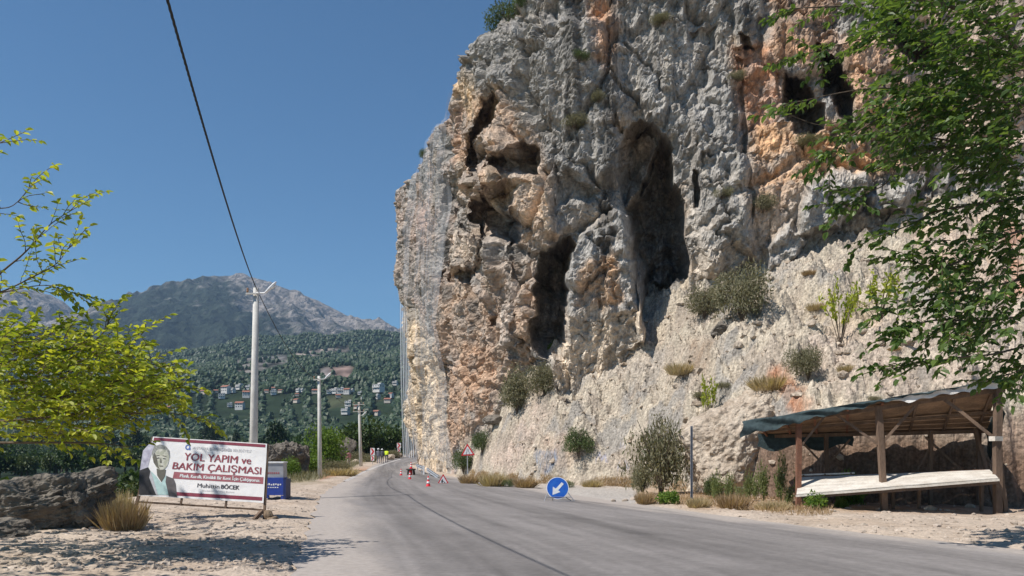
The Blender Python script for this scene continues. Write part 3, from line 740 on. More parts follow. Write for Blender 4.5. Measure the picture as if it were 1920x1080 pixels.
def on_scree(pxx, pyy):
    a = 960+F*SV_[:, 0]/SV_[:, 1]; b = HZ-F*(SV_[:, 2]-H)/SV_[:, 1]
    d = (a-pxx)**2+(b-pyy)**2; c_ = np.where(d < max(d.min()+4, 6))[0]
    return Vector(SV_[c_[SV_[c_, 1].argmin()]])

# ------------------------------------------------------------------ hills, mountain
HP = ([100, 150, 250, 420, 600, 800, 1000, 1250, 1500, 1700, 1900], [-3.5, -3, 2, 12, 30, 60, 92, 140, 198, 196, 205])
def hillz(x, y):
    x = np.asarray(x, float); y = np.asarray(y, float)
    p = np.stack([x, y, 0*x], -1).reshape(-1, 3)
    n = (fbm(p/420., 3)*.10+fbm(p/90., 3)*.018).reshape(x.shape)*np.clip(y-90, 0, 900)
    crest = np.interp(960+F*x/y, [-400, 0, 250, 450, 560, 660, 745, 900], [1.0, 1.0, .99, .97, 1.0, 1.03, 1.02, 1.05])
    return np.interp(y, *HP)*np.where(y > 700, 1+(crest-1)*sst(700, 1500, y), 1)+n*.5
hy = np.geomspace(104, 1900, 230); ha = np.linspace(-1150, 1150, 330)
HA, HY = np.meshgrid(ha, hy, indexing='ij'); HX = HA/F*HY*1.15-20
hz_ = hillz(HX, HY); hv = np.stack([HX.ravel(), HY.ravel(), hz_.ravel()], 1)
hpx = 960+F*hv[:, 0]/hv[:, 1]; hpy = HZ-F*(hv[:, 2]-H)/hv[:, 1]
h1 = fbm(hv/60, 4)[:, None]; h2 = fbm(hv/17, 3)[:, None]
ch = C(.022, .036, .018)*(1+.25*h1+.3*h2)
open_ = sst(.25, .6, h1+.3*h2)*sst(350, 560, hv[:, 1])[:, None]*sst(1100, 900, hv[:, 1])[:, None]
ch = ch*(1-.35*open_)+C(.12, .11, .06)*.35*open_
for poly, c in (([(442, 672), (470, 664), (500, 668), (500, 690), (470, 705), (445, 700)], C(.30, .27, .25)), ([(480, 670), (540, 664), (545, 682), (490, 690)], C(.26, .24, .23)), ([(548, 664), (590, 654), (655, 648), (655, 658), (600, 668), (550, 676)], C(.40, .33, .29)),
                ([(598, 690), (662, 686), (663, 712), (600, 713)], C(.42, .29, .25)), ([(598, 690), (618, 688), (616, 712), (600, 712)], C(.34, .31, .30)), ([(705, 700), (730, 692), (730, 712), (708, 712)], C(.30, .28, .25))):
    m_ = sst(-2, 4, sdpoly(hpx+h2[:, 0]*4, hpy+h1[:, 0]*4, poly, 30))[:, None]; ch = ch*(1-m_*.8)+c*.62*m_*.8*(1+1.2*h2+.6*h1)
hills = link('hills', np_mesh('hills', hv, grid_faces(len(ha), len(hy)), True, ch), M['hill']); tag(hills, kind='structure')

RID = np.array([(-900, 640), (-500, 610), (-250, 640), (-80, 612), (0, 583), (45, 563), (92, 552), (122, 568), (150, 598), (178, 612), (205, 606), (250, 590), (300, 560), (340, 540), (380, 526), (410, 520), (470, 520), (500, 528), (520, 536), (560, 553), (610, 572), (650, 592), (700, 606), (745, 618), (900, 650), (1300, 690), (1700, 700)], float)
YR = 3000.
mx_ = np.arange(-3300, 1500, 9.); my_ = np.arange(1500, 3700, 10.)
MX, MY = np.meshgrid(mx_, my_, indexing='ij')
rid = H+(HZ-np.interp(960+F*MX/YR, RID[:, 0], RID[:, 1]))/F*YR
f_ = sst(1650, 2990, MY)*.25+np.clip((MY-1650)/1350, 0, 1)**1.2*.75
mz = 165*(1-f_)+rid*f_
bk = MY > YR; mz = np.where(bk, rid-(MY-YR)*.5, mz)
mp = np.stack([MX.ravel(), MY.ravel(), mz.ravel()], 1)
rg = ridged(mp*np.array([1/240., 1/500., 0]), 4)*38+fbm(mp/90, 4)*20+ridged(mp/45., 3)*7
fade = np.minimum(1, np.abs(YR-MY.ravel())/160+.12)
mp[:, 2] += (rg-38*.9)*fade*sst(1650, 2000, MY.ravel())
mpx = 960+F*mp[:, 0]/mp[:, 1]; mpy = HZ-F*(mp[:, 2]-H)/mp[:, 1]
relh = mp[:, 2]/np.maximum(rid.ravel(), 1)
a1 = fbm(mp/150, 5)[:, None]; a2 = fbm(mp/28, 4)[:, None]; a3 = ridged(mp*np.array([1/60., 1/160., 1/90.]), 4)[:, None]
rockm = .9*sst(.76, 1.02, relh[:, None]+.10*a1+.16*a2+.05*a3+np.where((mpx > 470) & (mpx < 760), .08, 0)[:, None]+np.where(mpx < 190, .14, 0)[:, None]-np.where((mpx > 215) & (mpx < 430), .13, 0)[:, None])
rockm = np.maximum(rockm, sst(.40, .75, .55*a2+.4*a1+.10*a3)*sst(.50, .75, relh)[:, None]*.6)
cm = C(.027, .038, .028)*(1+.3*a2)*(1-rockm)+C(.28, .25, .23)*(1+.3*a2)*rockm
mount = link('mountain', np_mesh('mountain', mp, grid_faces(len(mx_), len(my_)), False, cm), M['mount']); tag(mount, kind='structure')

# air between here and the mountain
hb = MB(); hb.box((-1000, 1900, 390), (5600, 4200, 822))
haze = hb.build('haze', None); tag(haze, kind='stuff')
hm = bpy.data.materials.new('air'); hm.use_nodes = True; nt = hm.node_tree
for n in list(nt.nodes):
    if n.type == 'BSDF_PRINCIPLED': nt.nodes.remove(n)
pvn = nt.nodes.new('ShaderNodeVolumePrincipled'); pvn.inputs['Color'].default_value = (.5, .72, 1, 1); pvn.inputs['Density'].default_value = .00010; pvn.inputs['Anisotropy'].default_value = 0.1
nt.links.new(pvn.outputs[0], nt.nodes['Material Output'].inputs['Volume']); haze.data.materials.append(hm)
# ------------------------------------------------------------------ plants
def leaf_mesh(name, C0, Dr, Nn, ln, wd, fold=.25, simple=False):
    """C0 base points, Dr directions, Nn leaf normals (N,3); ln, wd (N,)"""
    C0 = np.asarray(C0, np.float32); Dr = np.asarray(Dr, np.float32); Nn = np.asarray(Nn, np.float32)
    Dr = Dr/np.maximum(np.linalg.norm(Dr, axis=1), 1e-6)[:, None]
    S = np.cross(Dr, Nn); S /= np.maximum(np.linalg.norm(S, axis=1), 1e-6)[:, None]
    U = np.cross(S, Dr)
    L_ = np.asarray(ln, np.float32)[:, None]*Dr; Wd = np.asarray(wd, np.float32)[:, None]*S; Up = np.asarray(wd, np.float32)[:, None]*U*fold
    n = len(C0)
    if simple:
        V = np.stack([C0, C0+.5*L_+.5*Wd+Up, C0+L_, C0+.5*L_-.5*Wd+Up], 1).reshape(-1, 3)
        b = np.arange(n)[:, None]*4; Fq = b+np.array([[0, 1, 2, 3]])
        return V, [Fq]
    V = np.stack([C0, C0+.22*L_+.40*Wd+Up, C0+.62*L_+.42*Wd+Up, C0+L_-Up*.6, C0+.62*L_-.42*Wd+Up, C0+.22*L_-.40*Wd+Up], 1).reshape(-1, 3)
    b = np.arange(n)[:, None]*6
    return V, [np.concatenate([b+np.array([[0, 1, 2, 3]]), b+np.array([[0, 3, 4, 5]])])]
def unit(n, r=rng):
    v = r.normal(size=(n, 3)); return v/np.linalg.norm(v, axis=1)[:, None]
def crown_points(n, r, lobes, seed, shell=.55, bottom=-.6):
    """points spread through a lumpy crown: several overlapping lobes, denser near their skins"""
    g = np.random.default_rng(seed)
    lc = unit(lobes, g)*g.uniform(.25, .72, (lobes, 1)); lc[:, 2] = np.abs(lc[:, 2])*.9-.25
    lr = g.uniform(.30, .56, lobes)
    k = g.integers(0, lobes, n)
    d = unit(n, g); rad = g.random(n)**.35
    p = lc[k]+d*(lr[k]*rad)[:, None]
    p = p[p[:, 2] > bottom]
    nrm = p-lc[k[:len(p)]] if False else p
    return p*np.asarray(r), d[:len(p)]
def foliage(name, pts, dr, size, m, parent, seed=0, aspect=.55, up=.5, simple=True):
    g = np.random.default_rng(seed); n = len(pts)
    nn = unit(n, g)+np.array([0, 0, up]); dd = unit(n, g)+dr[:n]*.6
    ln = size*g.uniform(.6, 1.35, n)
    V, Fq = leaf_mesh(name, pts, dd, nn, ln, ln*aspect, .2, simple)
    return link(name, np_mesh(name, V, Fq), m, parent)
def stems(name, m, parent, n, h, spread, r, seed=0):
    g = random.Random(seed); mb = MB()
    for k in range(n):
        a = g.uniform(0, 6.28); q = g.uniform(.3, 1)*spread; hh = h*g.uniform(.6, 1)
        mb.tube([(0, 0, -.1), (q*.35*math.cos(a), q*.35*math.sin(a), hh*.5), (q*math.cos(a), q*math.sin(a), hh)], [r, r*.7, r*.3], 5)
    return mb.build(name, m, parent)
def shrub(kind, seed):
    """a bush about 2 units across and 1.4 high, to be scaled"""
    g = np.random.default_rng(seed)
    e = empty('shrub')
    if kind == 'scrub':
        p, d = crown_points(4200, (1.05, 1.05, .8), 14, seed, bottom=-.6); p[:, 2] += .55; p = p[p[:, 2] > 0]
        foliage('foliage', p, d, .095, M['scrub'], e, seed, .32, .3)
        stems('stems', M['bark'], e, 26, 1.0, .8, .018, seed)
    elif kind == 'olive':
        p, d = crown_points(3400, (1, 1, .8), 9, seed, bottom=-.5); p[:, 2] += .5; p = p[p[:, 2] > 0]
        foliage('foliage', p, d, .085, M['broom'], e, seed, .35, .4)
        stems('stems', M['bark'], e, 18, 1.0, .7, .018, seed)
    elif kind == 'broom':
        n = 70; a = g.uniform(0, 6.28, n); q = g.uniform(.1, .9, n); h = g.uniform(.7, 1.4, n)
        P = []; Dd = []
        for k in range(n):
            t = g.uniform(.15, 1, 26)[:, None]
            P.append(np.array([math.cos(a[k])*q[k], math.sin(a[k])*q[k], h[k]])*np.concatenate([t**1.3, t**1.3, t], 1)+g.normal(size=(26, 3))*.02)
            Dd.append(np.tile([math.cos(a[k])*.5, math.sin(a[k])*.5, 1.2], (26, 1)))
        foliage('foliage', np.concatenate(P), np.concatenate(Dd)*2, .13, M['broom'], e, seed, .22, .1)
        stems('stems', M['broom'], e, 30, 1.2, .7, .012, seed)
    elif kind == 'leafy':
        p, d = crown_points(1500, (1, 1, .8), 8, seed, bottom=-.5); p[:, 2] += .45; p = p[p[:, 2] > 0]
        foliage('foliage', p, d, .16, M['leaf_mid'], e, seed, .55, .6, False)
        stems('stems', M['bark'], e, 14, .9, .6, .02, seed)
    elif kind == 'sapling':
        P, Dd = [], []; mb = MB(); rr = random.Random(seed)
        for k in range(11):
            a = rr.uniform(0, 6.28); q = rr.uniform(.3, .95); hh = rr.uniform(.7, 1.3); pts = [Vector((0, 0, -.1)), Vector((q*.45*math.cos(a), q*.45*math.sin(a), hh*.55)), Vector((q*math.cos(a), q*math.sin(a), hh))]
            mb.tube(pts, [.018, .012, .004], 5)
            for j in range(26):
                t = rr.uniform(.45, 1); p_ = pts[1].lerp(pts[2], (t-.45)/.55); P.append(p_+Vector((rr.gauss(0, .05), rr.gauss(0, .05), rr.gauss(0, .05)))); Dd.append((rr.gauss(0, 1), rr.gauss(0, 1), rr.gauss(0, .6)))
        mb.build('stems', M['bark'], e)
        foliage('foliage', np.array([v[:] for v in P]), np.array(Dd), .13, M['leaf_l'], e, seed, .6, .6, False)
    elif kind in ('dry', 'reddry'):
        n = 900; a = g.uniform(0, 6.28, n); q = np.sqrt(g.random(n))*.75
        P = np.stack([q*np.cos(a), q*np.sin(a), np.zeros(n)-.05], 1)
        Dd = np.stack([np.cos(a)*q*.7, np.sin(a)*q*.7, np.ones(n)], 1)+g.normal(size=(n, 3))*.25
        ln = g.uniform(.5, 1.25, n)
        V, Fq = leaf_mesh('f', P, Dd, unit(n, g), ln, ln*.035+.012, .1, True)
        link('blades', np_mesh('blades', V, Fq), M['straw' if kind == 'dry' else 'straw2'], e)
    elif kind == 'herb':
        n = 34; P = []; Dd = []
        for k in range(n):
            a = g.uniform(0, 6.28); q = g.uniform(.05, .6); h = g.uniform(.6, 1.4)
            for j in range(22):
                t = g.uniform(.25, 1)
                P.append((math.cos(a)*q*(.6+.4*t), math.sin(a)*q*(.6+.4*t), h*t)); b = g.uniform(0, 6.28); Dd.append((math.cos(b), math.sin(b), .6))
        foliage('foliage', np.array(P), np.array(Dd)*2, .17, M['herb'], e, seed, .32, .5)
        stems('stems', M['herb'], e, 24, 1.2, .6, .012, seed)
    return e
PROTO = {}
def plant(name, kind, loc, scale, label, cat, group=None, seed=1, rz=None):
    key = (kind, seed)
    if key not in PROTO: PROTO[key] = o = shrub(kind, seed*13+5)
    else: o = copy_tree(PROTO[key])
    o.name = name; o.location = loc; o.scale = scale if isinstance(scale, (tuple, list)) else (scale,)*3
    o.rotation_euler = (0, 0, random.uniform(0, 6.28) if rz is None else rz)
    return tag(o, label, cat, group)

def px_size(npx, Y): return npx*Y/F
def cl(pxx, pyy): return on_cliff(pxx, pyy)
def sc(pxx, pyy): return on_scree(pxx, pyy)
# shrubs on the rock
def rock_plant(kind, p, wpx, hpx, label, seed=1, name='shrub', cat='shrub', group=None, sink=.1, fwd=.25):
    w = px_size(wpx, p.y)/2*1.3; h = px_size(hpx, p.y)/1.25*1.2
    return plant(name, kind, (p.x, p.y-fwd*w, p.z-sink), (w, w*.85, h), label, cat, group, seed)
rock_plant('scrub', sc(968, 765)+Vector((0, -.1, 0)), 72, 82, 'wide olive grey shrub at the base of the orange cliff wall above the cream slope', 1)
rock_plant('scrub', sc(1020, 738), 60, 62, 'smaller dry shrub just right of the wide olive grey one below the cave', 2)
rock_plant('olive', sc(1082, 848), 62, 58, 'green shrub halfway up the cream rock above the sprayed scribbles', 1)
rock_plant('olive', sc(902, 845), 36, 46, 'narrow green shrub on the rock just above the triangular road narrows sign', 2)
rock_plant('olive', sc(868, 880), 44, 50, 'green shrub at the foot of the cliff right of the steel guard rail', 3)
rock_plant('scrub', sc(1388, 598), 96, 105, 'large feathery olive shrub on the slope right of the tall cave', 3)
rock_plant('scrub', sc(1320, 590), 70, 60, 'low dry shrub at the right lip of the tall cave', 1)
rock_plant('sapling', sc(1330, 790), 44, 74, 'bright leafy young shrub left of the big cream boulder', 1)
rock_plant('sapling', sc(1572, 640), 72, 95, 'loose pale green sapling growing on the open cream slope', 2)
rock_plant('sapling', sc(1640, 595), 90, 70, 'second pale sapling on the cream slope behind the dark hanging twigs', 3)
rock_plant('scrub', sc(1510, 705), 70, 60, 'grey twiggy shrub above the orange soil patch', 2)
rock_plant('dry', sc(1440, 730), 60, 30, 'straw coloured grass on top of the big boulder', 1, 'grass_tuft', 'grass')
rock_plant('dry', sc(1275, 700), 40, 24, 'brown dead tuft on the slope below the tall cave', 2, 'grass_tuft', 'grass')
rock_plant('leafy', cl(1040, 655)+Vector((0, 1.2, 0)), 22, 26, 'small green plant growing inside the lower cave', 1, 'plant', 'plant')
rock_plant('olive', cl(942, 38)+Vector((.3, 1.0, -.2)), 95, 62, 'dark green bush on the top edge of the cliff against the sky', 1)
rock_plant('olive', cl(985, 14)+Vector((0, .8, 0)), 50, 50, 'upper bush on the cliff edge where the rock leaves the picture', 2)
rock_plant('olive', cl(783, 290)+Vector((0, .4, 0)), 18, 22, 'tiny round bush on the left skyline of the cliff', 3)
for k, (a, b, w, h, lb) in enumerate(((1075, 240, 50, 26, 'patch of dry grass on the grey face left of the tall cave'), (1088, 112, 36, 22, 'green tuft high on the grey face below the orange stain'), (1385, 150, 30, 20, 'tuft on the orange rock right of the grey ribs'), (1430, 395, 46, 34, 'dry tuft above the rounded grey rock'), (1245, 45, 40, 22, 'tuft near the top of the picture on the grey wall'), (1355, 372, 36, 24, 'tuft on the grey rib above the large olive shrub'), (1120, 190, 34, 22, 'tuft on the grey face between the two upper caves'), (1520, 275, 60, 22, 'yellowish tuft on the ledge under the upper right caves'))):
    rock_plant('olive' if 'green' in lb else 'scrub', cl(a, b), w, h, lb, 1+k % 3, 'grass_tuft', 'grass', None, .1, .1)
# plants on the verge
big = F*H/(928-HZ)
def verge(kind, pxx, pyy, wpx, hpx, label, seed=1, name='shrub', cat='shrub', group=None):
    Y = F*H/(pyy-HZ); x = gx(pxx, Y); z = gz(x, Y)
    return plant(name, kind, (x, Y, z-.03), (px_size(wpx, Y)/2, px_size(wpx, Y)/2*.8, px_size(hpx, Y)/1.3), label, cat, group, seed)
verge('scrub', 1240, 927, 150, 185, 'large dry grey bush leaning over the lay-by left of the metal post', 4)
verge('scrub', 1205, 925, 64, 70, 'low dry grey bush at the left foot of the large one', 5)
verge('leafy', 1252, 946, 58, 36, 'low bright green bush in front of the large dry bush', 4)
verge('olive', 1332, 934, 36, 60, 'dark green bush right of the metal post', 2)
verge('herb', 1447, 932, 46, 86, 'tall pale green herb clump left of the stall by the boulder', 1, 'herb_clump', 'plant')
verge('herb', 1478, 934, 34, 62, 'second green herb clump just left of the reddish stall post', 2, 'herb_clump', 'plant')
verge('herb', 1415, 938, 40, 50, 'short green herb clump at the foot of the boulder', 3, 'herb_clump', 'plant')
verge('herb', 1345, 940, 46, 46, 'short herb clump right of the thin metal post', 1, 'herb_clump', 'plant')
for k, (a, b, w, h) in enumerate(((1432, 942, 46, 74), (1464, 944, 46, 92), (1496, 946, 40, 70), (1402, 942, 44, 58), (1368, 941, 44, 54), (1518, 948, 44, 50), (1340, 938, 40, 56), (1388, 948, 40, 34), (1478, 950, 46, 40))):
    verge('herb', a, b, w, h, 'green herb stems among dry grass between the boulder and the stall', 1+k % 3, 'herb_clump', 'plant', 'herb clumps between the boulder and the stall')
verge('leafy', 1530, 958, 66, 44, 'grey green bush under the left corner of the counter', 5)
verge('leafy', 1580, 955, 34, 26, 'small leafy plant under the counter', 1, 'plant', 'plant')
verge('reddry', 1150+60, 944, 44, 30, 'reddish dry grass at the left end of the verge', 1, 'grass_tuft', 'grass')
verge('reddry', 1375, 955, 60, 40, 'reddish dry grass between the metal post and the stall', 2, 'grass_tuft', 'grass')
verge('dry', 1310, 953, 44, 26, 'straw coloured grass at the foot of the metal post', 3, 'grass_tuft', 'grass')
verge('dry', 1450, 957, 60, 26, 'straw coloured grass in front of the herb clumps', 1, 'grass_tuft', 'grass')
for k, (a, b, w, h) in enumerate(((925, 913, 60, 34), (985, 915, 55, 26), (1060, 915, 44, 22), (1110, 914, 40, 20), (880, 908, 40, 24), (955, 914, 40, 24))):
    verge(('dry', 'reddry', 'olive')[k % 3 if k != 0 else 0], a, b, w, h, ['tall straw grass at the rock foot right of the roadworks triangle', 'reddish dry grass along the rock foot', 'low green tuft behind the round blue sign', 'straw tuft below the sprayed rock', 'reddish tuft under the narrow road sign', 'low olive tuft between straw tufts at the rock foot'][k], 1+k % 3, 'grass_tuft', 'grass', 'grass tufts along the foot of the rock')
verge('reddry', 232, 995, 84, 78, 'thick clump of straw grass beside the dark left boulder', 4, 'grass_tuft', 'grass')
verge('dry', 215, 975, 60, 70, 'straw grass behind the thick clump next to the boulder', 2, 'grass_tuft', 'grass')
verge('dry', 640, 893, 60, 20, 'straw grass by the lamp post beside the road', 3, 'grass_tuft', 'grass')
# verge grass blades nobody could count
def blades(name, n, fn, m, h, lab):
    P = np.array([fn() for _ in range(n)]); d = rng.normal(size=(n, 3))*.45+np.array([0, 0, 1]); ln = h*rng.uniform(.4, 1.3, n)
    V, Fq = leaf_mesh(name, P, d, unit(n), ln, ln*.05+.008, .1, True)
    return tag(link(name, np_mesh(name, V, Fq), m), lab, 'grass', kind='stuff')
def verge_pt():
    while True:
        pxx, pyy = random.uniform(1195, 1560), random.uniform(930, 968)
        if pyy > 938+ (pxx-1200)*.075+6: continue
        Y = F*H/(pyy-HZ); x = gx(pxx, Y); return (x, Y, gz(x, Y)-.02)
blades('verge_grass', 5200, verge_pt, M['straw2'], .22, 'dry reddish grass scattered over the verge')
def bank_pt():
    Y = random.uniform(46, 108); L_ = np.interp(Y, *[LE[np.argsort(LE[:, 1])][:, k] for k in (1, 0)])
    x = L_-random.uniform(1.6, 8); return (x, Y, gz(x, Y)-.03)
def foot_pt():
    k = random.choice(FOOT_); p = SV_[k]; return (p[0], p[1]-random.uniform(0, .5), max(p[2], gz(p[0], p[1]))-.03)
FOOT_ = np.where((SV_[:, 2] < .45) & (SV_[:, 2] > -.05) & (SV_[:, 0] < 9.3) & (SV_[:, 0] > -3) & (perlin(SV_*np.array([.7, .7, 0])+5) > -.12))[0]
blades('foot_grass', 5200, foot_pt, M['straw2'], .26, 'dry grass growing along the foot of the rock')
blades('bank_grass', 9000, bank_pt, M['scrub'], .5, 'dry grass on the bank left of the road')

# ------------------------------------------------------------------ loose stones
def stones(name, n, fn, smin, smax, m, lab):
    base = bmesh.new(); bmesh.ops.create_icosphere(base, subdivisions=1, radius=1); bv = np.array([v.co[:] for v in base.verts]); bf = np.array([[v.index for v in f.verts] for f in base.faces]); base.free()
    P = np.array([fn() for _ in range(n)]); sz_ = smin*(smax/smin)**(rng.random(n)**2.4)
    shp = rng.uniform(.55, 1.15, (n, 1, 3))*np.array([1, 1, .7]); V = bv[None]*(1+.28*rng.normal(size=(n, len(bv), 1)).clip(-1, 1))*shp*sz_[:, None, None]
    a = rng.uniform(0, 6.28, n); ca, sa = np.cos(a)[:, None], np.sin(a)[:, None]
    V = np.stack([V[..., 0]*ca-V[..., 1]*sa, V[..., 0]*sa+V[..., 1]*ca, V[..., 2]], -1)+P[:, None, :]
    fcs = (bf[None]+np.arange(n)[:, None, None]*len(bv)).reshape(-1, 3)
    return tag(link(name, np_mesh(name, V.reshape(-1, 3), [fcs]), m), lab, 'stones', kind='stuff')
def left_pt():
    while True:
        pyy = HZ+70+165*random.random()**1.0; pxx = random.uniform(-80, 640); Y = F*H/(pyy-HZ); x = gx(pxx, Y)
        L_ = np.interp(Y, *[LE[np.argsort(LE[:, 1])][:, k] for k in (1, 0)])
        if x < L_-.02 - abs(random.gauss(0, .1)): return (x, Y, gz(x, Y))
stones('gravel', 5200, left_pt, .012, .10, M['stone'], 'loose pale gravel on the left shoulder')
def right_pt():
    while True:
        pxx, pyy = random.uniform(1180, 2000), random.uniform(925, 1020); Y = F*H/(pyy-HZ); x = gx(pxx, Y)
        R_ = np.interp(Y, *[RE[np.argsort(RE[:, 1])][:, k] for k in (1, 0)])
        if x > R_+.1 and Y > 14: return (x, Y, gz(x, Y))
stones('gravel', 1600, right_pt, .012, .12, M['stone'], 'loose pale gravel in front of the stall')

def slope_pt(lo=0.5):
    while True:
        k = random.randrange(len(SV_)); p = SV_[k]
        if lo < p[2] < 13 and p[1] < 50: return tuple(p)
plant('shrub', 'leafy', (gx(1592, 28.2), 28.2, 0), (.75, .6, 1.25), 'bright green bush behind the middle of the stall', 'shrub', None, 6)
stones('scree_stones', 2600, slope_pt, .03, .34, M['creamrock'], 'loose angular stones lying over the cream slope')
for k in range(22):
    p = slope_pt(1.5); s_ = random.uniform(.25, .6)
    plant('grass_tuft', random.choice(['dry', 'scrub', 'scrub', 'olive', 'reddry']), (p[0], p[1]-.05, p[2]-.06), (s_, s_, s_*random.uniform(.6, 1.0)), 'small dry tuft growing among the stones of the cream slope', 'grass', 'tufts scattered over the cream slope', 1+k % 3)
# ------------------------------------------------------------------ boulders
def boulder(name, loc, size, m, label, seed=0, rough=.25, sub=6, cat='boulder', rz=0, group=None, flatk=.0, tilt=0):
    bm = bmesh.new(); bmesh.ops.create_icosphere(bm, subdivisions=sub, radius=1)
    v = np.array([x.co[:] for x in bm.verts]); f = np.array([[x.index for x in q.verts] for q in bm.faces]); bm.free()
    o_ = seed*13.7
    # chop with planes for flat broken faces
    g = np.random.default_rng(seed)
    for k in range(9):
        nn = unit(1, g)[0]; dd = g.uniform(.55, .85); h = v@nn-dd; v = v-np.clip(h, 0, None)[:, None]*nn*.85
    r = 1+rough*fbm(v*1.3+o_, 3)+rough*.5*ridged(v*3+o_, 3)*.4+rough*.25*fbm(v*9+o_, 3)
    w1_, _, ci = worley(v*5+o_); r = r+rough*.35*np.maximum(0, .5-w1_)*(_rv[ci, 0])
    v = v*r[:, None]*np.array(size)/2
    if tilt: c_, s_ = math.cos(tilt), math.sin(tilt); v = v@np.array([[c_, 0, -s_], [0, 1, 0], [s_, 0, c_]])
    o = link(name, np_mesh(name, v, [f], sub < 5), m); o.location = loc; o.rotation_euler = (0, 0, rz)
    return tag(o, label, cat, group)
Yb = 33.5
boulder('boulder', (gx(1388, Yb), Yb+.6, H+(HZ-842)/F*Yb-.1), (px_size(262, Yb), 3.8, px_size(235, Yb)), M['creamrock'], 'huge cream boulder leaning out over the verge left of the stall', 4, .22, 7, tilt=-.12)
boulder('boulder', (gx(1468, Yb)+.2, Yb+1.6, H+(HZ-800)/F*Yb), (3.2, 3.0, 2.6), M['creamrock'], 'brownish upper block of rock behind the left end of the stall roof', 7, .22, 6)
boulder('boulder', sc(930, 790)+Vector((0, .25, .1)), (1.9, 1.3, .95), M['boulder'], 'angular grey slab perched on the left shoulder of the cream slope', 3, .15, 5)
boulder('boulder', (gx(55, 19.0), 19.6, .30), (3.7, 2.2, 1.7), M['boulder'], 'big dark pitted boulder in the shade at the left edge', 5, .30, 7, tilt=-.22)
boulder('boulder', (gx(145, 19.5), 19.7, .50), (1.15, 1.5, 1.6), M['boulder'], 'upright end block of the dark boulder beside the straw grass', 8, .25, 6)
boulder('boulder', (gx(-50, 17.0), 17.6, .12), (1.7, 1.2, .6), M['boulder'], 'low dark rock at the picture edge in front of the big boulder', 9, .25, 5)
for k, (a, b, Y, s_, lb) in enumerate(((522, 852, 62, (2.6, 2, 2.0), 'grey outcrop block right of the banner above the blue bin'), (545, 850, 63, (2.2, 2, 2.2), 'grey outcrop block left of the bright green tree'), (500, 850, 61, (1.6, 1.6, 1.8), 'outcrop block half hidden by the banner edge'), (566, 862, 64, (1.6, 1.6, 2.6), 'dark shaded outcrop block next to the bright green tree'))):
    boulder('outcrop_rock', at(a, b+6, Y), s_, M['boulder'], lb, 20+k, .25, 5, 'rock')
boulder('rock', at(667, 867, 93)+Vector((0, 0, -.1)), (1.5, 1, 1.0), M['creamrock'], 'pale rock beside the foot of the third lamp post', 31, .2, 4, 'rock')
boulder('rock', at(650, 840, 104), (3.0, 2, 2.6), M['boulder'], 'reddish brown rock behind the person in pink', 33, .2, 4, 'rock')
boulder('rock', at(733, 856, 104)+Vector((0, 0, -.1)), (1.2, .8, .8), M['creamrock'], 'pale stone on the bank beyond the worker in yellow', 34, .2, 4, 'rock')
boulder('rock', at(745, 853, 110)+Vector((0, 0, -.1)), (1.3, .8, .7), M['creamrock'], 'flat pale stone below the farther chevron sign', 35, .2, 4, 'rock')
boulder('rock', at(778, 848, 115)+Vector((0, 0, -.2)), (2.0, 1.4, 1.4), M['creamrock'], 'pale rock at the bend beside the last lamp post', 36, .2, 4, 'rock')
Yl = 21.6
boulder('stone', at(504, 966, Yl), (.30, .26, .30), M['brownstone'], 'brown stone on top of the pair at the right leg of the banner', 40, .15, 4, 'stone')
boulder('stone', at(513, 974, Yl)+Vector((.03, -.15, -.02)), (.36, .3, .26), M['brownstone'], 'lower brown stone against the right leg of the banner', 41, .15, 4, 'stone')
for k, (a, b, w) in enumerate(((1745, 958, 24), (1818, 955, 20), (1560, 962, 16), (1650, 956, 14), (1925, 985, 22), (1190, 938, 18), (1172, 940, 13), (1150, 941, 10))):
    Y = F*H/(b-HZ); x = gx(a, Y)
    boulder('stone', (x, Y, gz(x, Y)+.02), (px_size(w, Y), px_size(w, Y)*.8, px_size(w, Y)*.6), M['stone'], ['larger pale stone in front of the shaded right half of the stall', 'pale stone left of the right stall post', 'small pale stone by the bush under the counter', 'small pale stone at the foot of the middle stall post', 'pale stone at the right edge of the picture', 'pale stone at the lay-by corner by the dry bush', 'pale stone second from the dry bush in the lay-by', 'smallest pale stone in the lay-by row'][k], 50+k, .2, 3, 'stone')

for k in range(16):
    p = slope_pt(1.0); w_ = random.uniform(.5, 1.5)
    boulder('rock', (p[0], p[1]+.1, p[2]), (w_, w_*random.uniform(.6, .9), w_*random.uniform(.5, .8)), M['boulder' if k % 3 == 0 else 'creamrock'], 'grey rock sticking out of the cream slope' if k % 3 == 0 else 'pale rock sticking out of the cream slope', 70+k, .22, 5, 'rock', random.uniform(0, 6), 'grey rocks on the cream slope' if k % 3 == 0 else 'pale rocks on the cream slope')
